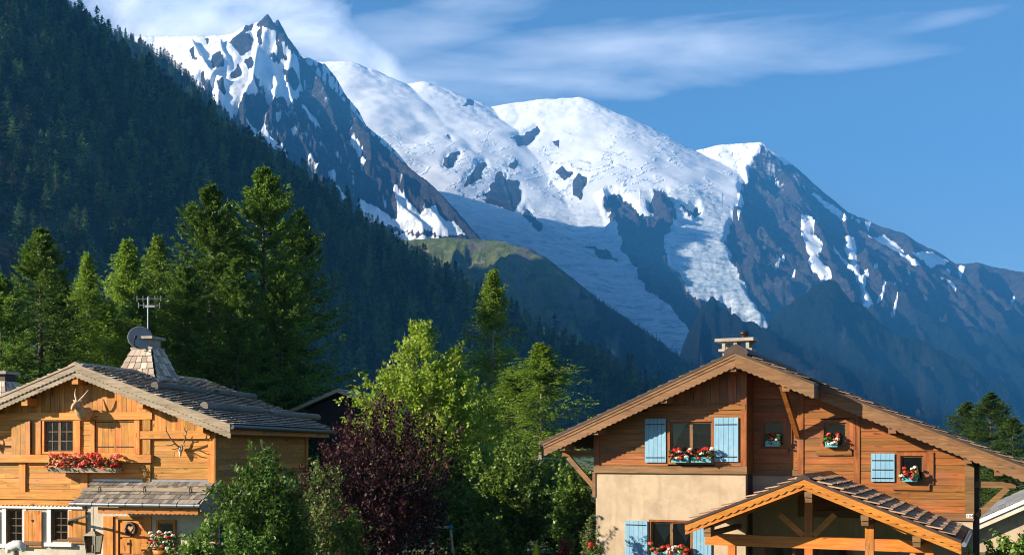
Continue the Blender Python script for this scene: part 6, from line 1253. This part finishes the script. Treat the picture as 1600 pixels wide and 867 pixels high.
# ---- the wooded mountainside: 300 nearest spruces as trees, the rest as one wood
def wood_meshes():
    out = []
    for k, (r, sd) in enumerate(((0.20, 101), (0.17, 102), (0.24, 103))):
        V, F, info = conifer_crown(20.0, r * 20, sd, 110, 8, 2, base=0.06, tw_len=0.40, ql=1.0, qw=0.40, droop=0.5, sweep=0.2, ragged=0.3, power=0.7)
        me = np_mesh('crown', V, F, M('forest_needles')); tr = conifer_trunk(20.0, 0.26).mesh('trunk', M('bark')); out.append((me, tr))
    return out
WM = wood_meshes()
def hillside():
    g = np.random.default_rng(5); N_ = 62000
    px = g.uniform(-160, 1320, N_); Y = np.sqrt(g.uniform(230 ** 2, 2950 ** 2, N_)); X = (px - HX) / FPX * Y
    h = slope_h(X[None], Y[None])[0]; e = 6.0
    gx = (slope_h((X + e)[None], Y[None])[0] - h) / e; gy = (slope_h(X[None], (Y + e)[None])[0] - h) / e
    view = -(gx * X + gy * Y) / np.hypot(X, Y) + (h - CAMZ) / np.hypot(X, Y)         # > 0 where the ground drops away behind a crest
    keep = (h > 1.5) & (view < 0.12); px, Y, X, h = px[keep], Y[keep], X[keep], h[keep]
    s = g.uniform(0.5, 1.0, len(X)) * (1 + 0.55 * g.random(len(X)) ** 2) * np.interp(Y, [250, 600, 1200, 2900], [0.85, 1.0, 1.1, 1.05]); var = g.integers(0, 3, len(X)); rot = g.uniform(0, 6.28, len(X))
    py = HY - FPX * (h - CAMZ + 12) / Y
    poly = [(0, 0), (100, 0), (740, 440), (1040, 600), (880, 640), (862, 545), (800, 530), (775, 430), (745, 470), (640, 500), (560, 580), (500, 600), (485, 400), (462, 325), (412, 255), (330, 285), (250, 365), (200, 372), (140, 390), (65, 350), (0, 425)]
    vis = inpoly(px, py, poly); order = np.argsort(np.where(vis, Y, 1e9)); pick = order[:300]
    L_ = 'dark spruce among many on the shaded wooded mountainside'; srcs = {}
    for i in pick:
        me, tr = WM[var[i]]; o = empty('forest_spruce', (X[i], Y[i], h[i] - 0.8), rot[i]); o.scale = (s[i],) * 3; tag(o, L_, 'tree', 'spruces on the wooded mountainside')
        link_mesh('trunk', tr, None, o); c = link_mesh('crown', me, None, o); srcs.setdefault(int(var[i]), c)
    rest = np.ones(len(X), bool); rest[pick] = False
    pts = np.stack([X, Y, h - 0.8], 1)[rest]; ss = s[rest]; vv = var[rest]; rr = rot[rest]
    SX, SY, SH, m, spx, spy, scy = FOREST_PTS['shoulder']; ii = np.nonzero(m.ravel())[0]; ii = g.choice(ii, min(7500, len(ii)), replace=False)
    cr = np.nonzero(((np.abs(spy - scy) < 5) & (spx > 880) & (spx < 1110)).ravel())[0]; cr = g.choice(cr, min(260, len(cr)), replace=False); ii = np.concatenate([ii, cr])
    far = np.stack([SX.ravel()[ii] + g.normal(0, 5, len(ii)), SY.ravel()[ii] + g.normal(0, 7, len(ii)), SH.ravel()[ii] - 1], 1)
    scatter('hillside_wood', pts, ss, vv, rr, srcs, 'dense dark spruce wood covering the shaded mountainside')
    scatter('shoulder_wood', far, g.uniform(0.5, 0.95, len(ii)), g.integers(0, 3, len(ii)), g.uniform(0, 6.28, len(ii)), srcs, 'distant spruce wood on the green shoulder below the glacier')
def scatter(name, pts, sc, var, rot, srcs, label):
    me = bpy.data.meshes.new(name); me.vertices.add(len(pts)); me.vertices.foreach_set('co', np.ascontiguousarray(pts, dtype=np.float32).ravel())
    for nm, ty, val in (('sc', 'FLOAT', sc), ('rz', 'FLOAT', rot), ('var', 'INT', var)):
        a = me.attributes.new(nm, ty, 'POINT'); a.data.foreach_set('value', np.ascontiguousarray(val, dtype=np.int32 if ty == 'INT' else np.float32))
    o = link_mesh(name, me); tag(o, label, None, kind='stuff')
    ng = bpy.data.node_groups.new(name, 'GeometryNodeTree'); ng.interface.new_socket('Geometry', in_out='INPUT', socket_type='NodeSocketGeometry'); ng.interface.new_socket('Geometry', in_out='OUTPUT', socket_type='NodeSocketGeometry')
    N = ng.nodes; L = ng.links; gi = N.new('NodeGroupInput'); go = N.new('NodeGroupOutput'); jn = N.new('GeometryNodeJoinGeometry')
    def attr(n, t): a = N.new('GeometryNodeInputNamedAttribute'); a.data_type = t; a.inputs[0].default_value = n; return a.outputs[0]
    sca, rza, va = attr('sc', 'FLOAT'), attr('rz', 'FLOAT'), attr('var', 'INT'); cm = N.new('ShaderNodeCombineXYZ'); L.new(rza, cm.inputs[2])
    for k, src in srcs.items():
        ob = N.new('GeometryNodeObjectInfo'); ob.transform_space = 'ORIGINAL'; ob.inputs['Object'].default_value = src; ob.inputs['As Instance'].default_value = True
        ip = N.new('GeometryNodeInstanceOnPoints'); cp = N.new('FunctionNodeCompare'); cp.data_type = 'INT'; cp.operation = 'EQUAL'; L.new(va, cp.inputs[2]); cp.inputs[3].default_value = k
        L.new(gi.outputs[0], ip.inputs['Points']); L.new(cp.outputs[0], ip.inputs['Selection']); L.new(ob.outputs['Geometry'], ip.inputs['Instance'])
        L.new(cm.outputs[0], ip.inputs['Rotation']); L.new(sca, ip.inputs['Scale']); L.new(ip.outputs[0], jn.inputs[0])
    L.new(jn.outputs[0], go.inputs[0]); md = o.modifiers.new('scatter', 'NODES'); md.node_group = ng
    return o
hillside()

# ------------------------------------------------------------------ garden things between the houses
def garden():
    plain('bare_timber', (0.48, 0.33, 0.22), 0.7, var=0.2); plain('yellow_cloth', (0.62, 0.58, 0.02), 0.8, var=0.15); plain('blue_joint', (0.03, 0.16, 0.24), 0.5)
    P = at(640, 824, 36.0); o = empty('garden_swing', (P.x, P.y, 0), 0.1); tag(o, 'timber garden swing frame glimpsed under the purple plum', 'swing'); z = P.z; w = 1.35
    MB().tube([(-w, 0, z), (w, 0, z)], 0.05, 8).build('crossbar', M('bare_timber'), o)
    for s in (-1, 1):
        for d in (-1, 1): MB().tube([(s * w, 0, z + 0.05), (s * (w + 0.18), d * 0.75, 0)], 0.045, 8).build('leg', M('bare_timber'), o)
        MB().lathe([(0.0, 0.08), (0.09, 0.06), (0.10, -0.06), (0.0, -0.08)], (s * w, 0, z), 10).build('corner_joint', M('blue_joint'), o)
    for s in (-0.25, 0.25): MB().tube([(s - 0.35, 0, z), (s - 0.35, 0.02, 0.5)], 0.01, 5).build('rope', M('bare_timber'), o)
    MB().box(-0.68, -0.02, -0.1, 0.14, 0.47, 0.50).build('swing_seat', M('bare_timber'), o)
    for px, py, Y, lab in ((838, 848, 36, 'closed yellow parasol standing near the stucco wall'), (791, 842, 39, 'closed yellow parasol in front of the dark green tree')):
        P = at(px, py, Y); o = empty('closed_parasol', (P.x, P.y, 0), 0); tag(o, lab, 'parasol')
        MB().tube([(0, 0, 0), (0, 0, P.z + 0.06)], 0.022, 7).build('pole', M('bare_timber'), o)
        n = 16; V = []; F = []
        for i, (r, h) in enumerate(((0.02, 0.0), (0.07, -0.12), (0.13, -0.5), (0.17, -0.95), (0.15, -1.05))):
            for k in range(n): a = 2 * math.pi * k / n; rr = r * (1.18 if k % 2 else 0.8); V.append((rr * math.cos(a), rr * math.sin(a), P.z + h))
        for i in range(4):
            for k in range(n): F.append((i*n + k, i*n + (k+1) % n, (i+1)*n + (k+1) % n, (i+1)*n + k))
        MB().add(V, F, True).build('canopy', M('yellow_cloth'), o); MB().lathe([(0.28, 0), (0.28, 0.08), (0.05, 0.12), (0.03, 0.2)], (0, 0, 0), 14).build('foot', M('concrete'), o)
    P = at(931, 850, 30.6); o = empty('potted_geranium', (P.x, P.y, 0), 0); tag(o, 'red geranium in a pot at the left foot of the stucco wall', 'potted plant')
    MB().lathe([(0.14, 0), (0.17, P.z - 0.35), (0.19, P.z - 0.3), (0.17, P.z - 0.3), (0, P.z - 0.32)], (0, 0, 0), 14).build('pot', M('orange_wood'), o)
    leaf_fill(o, (-0.25, -0.25, P.z - 0.35), (0.2, 0.25, P.z - 0.02), 130, M('geranium_leaf'), 'foliage', 0.09); blooms(o, [(rnd.uniform(-0.22, 0.05), rnd.uniform(-0.2, 0.1), P.z + rnd.uniform(-0.12, 0.06)) for _ in range(7)], 0.075, M('red_petal'), 'blossom')
garden()
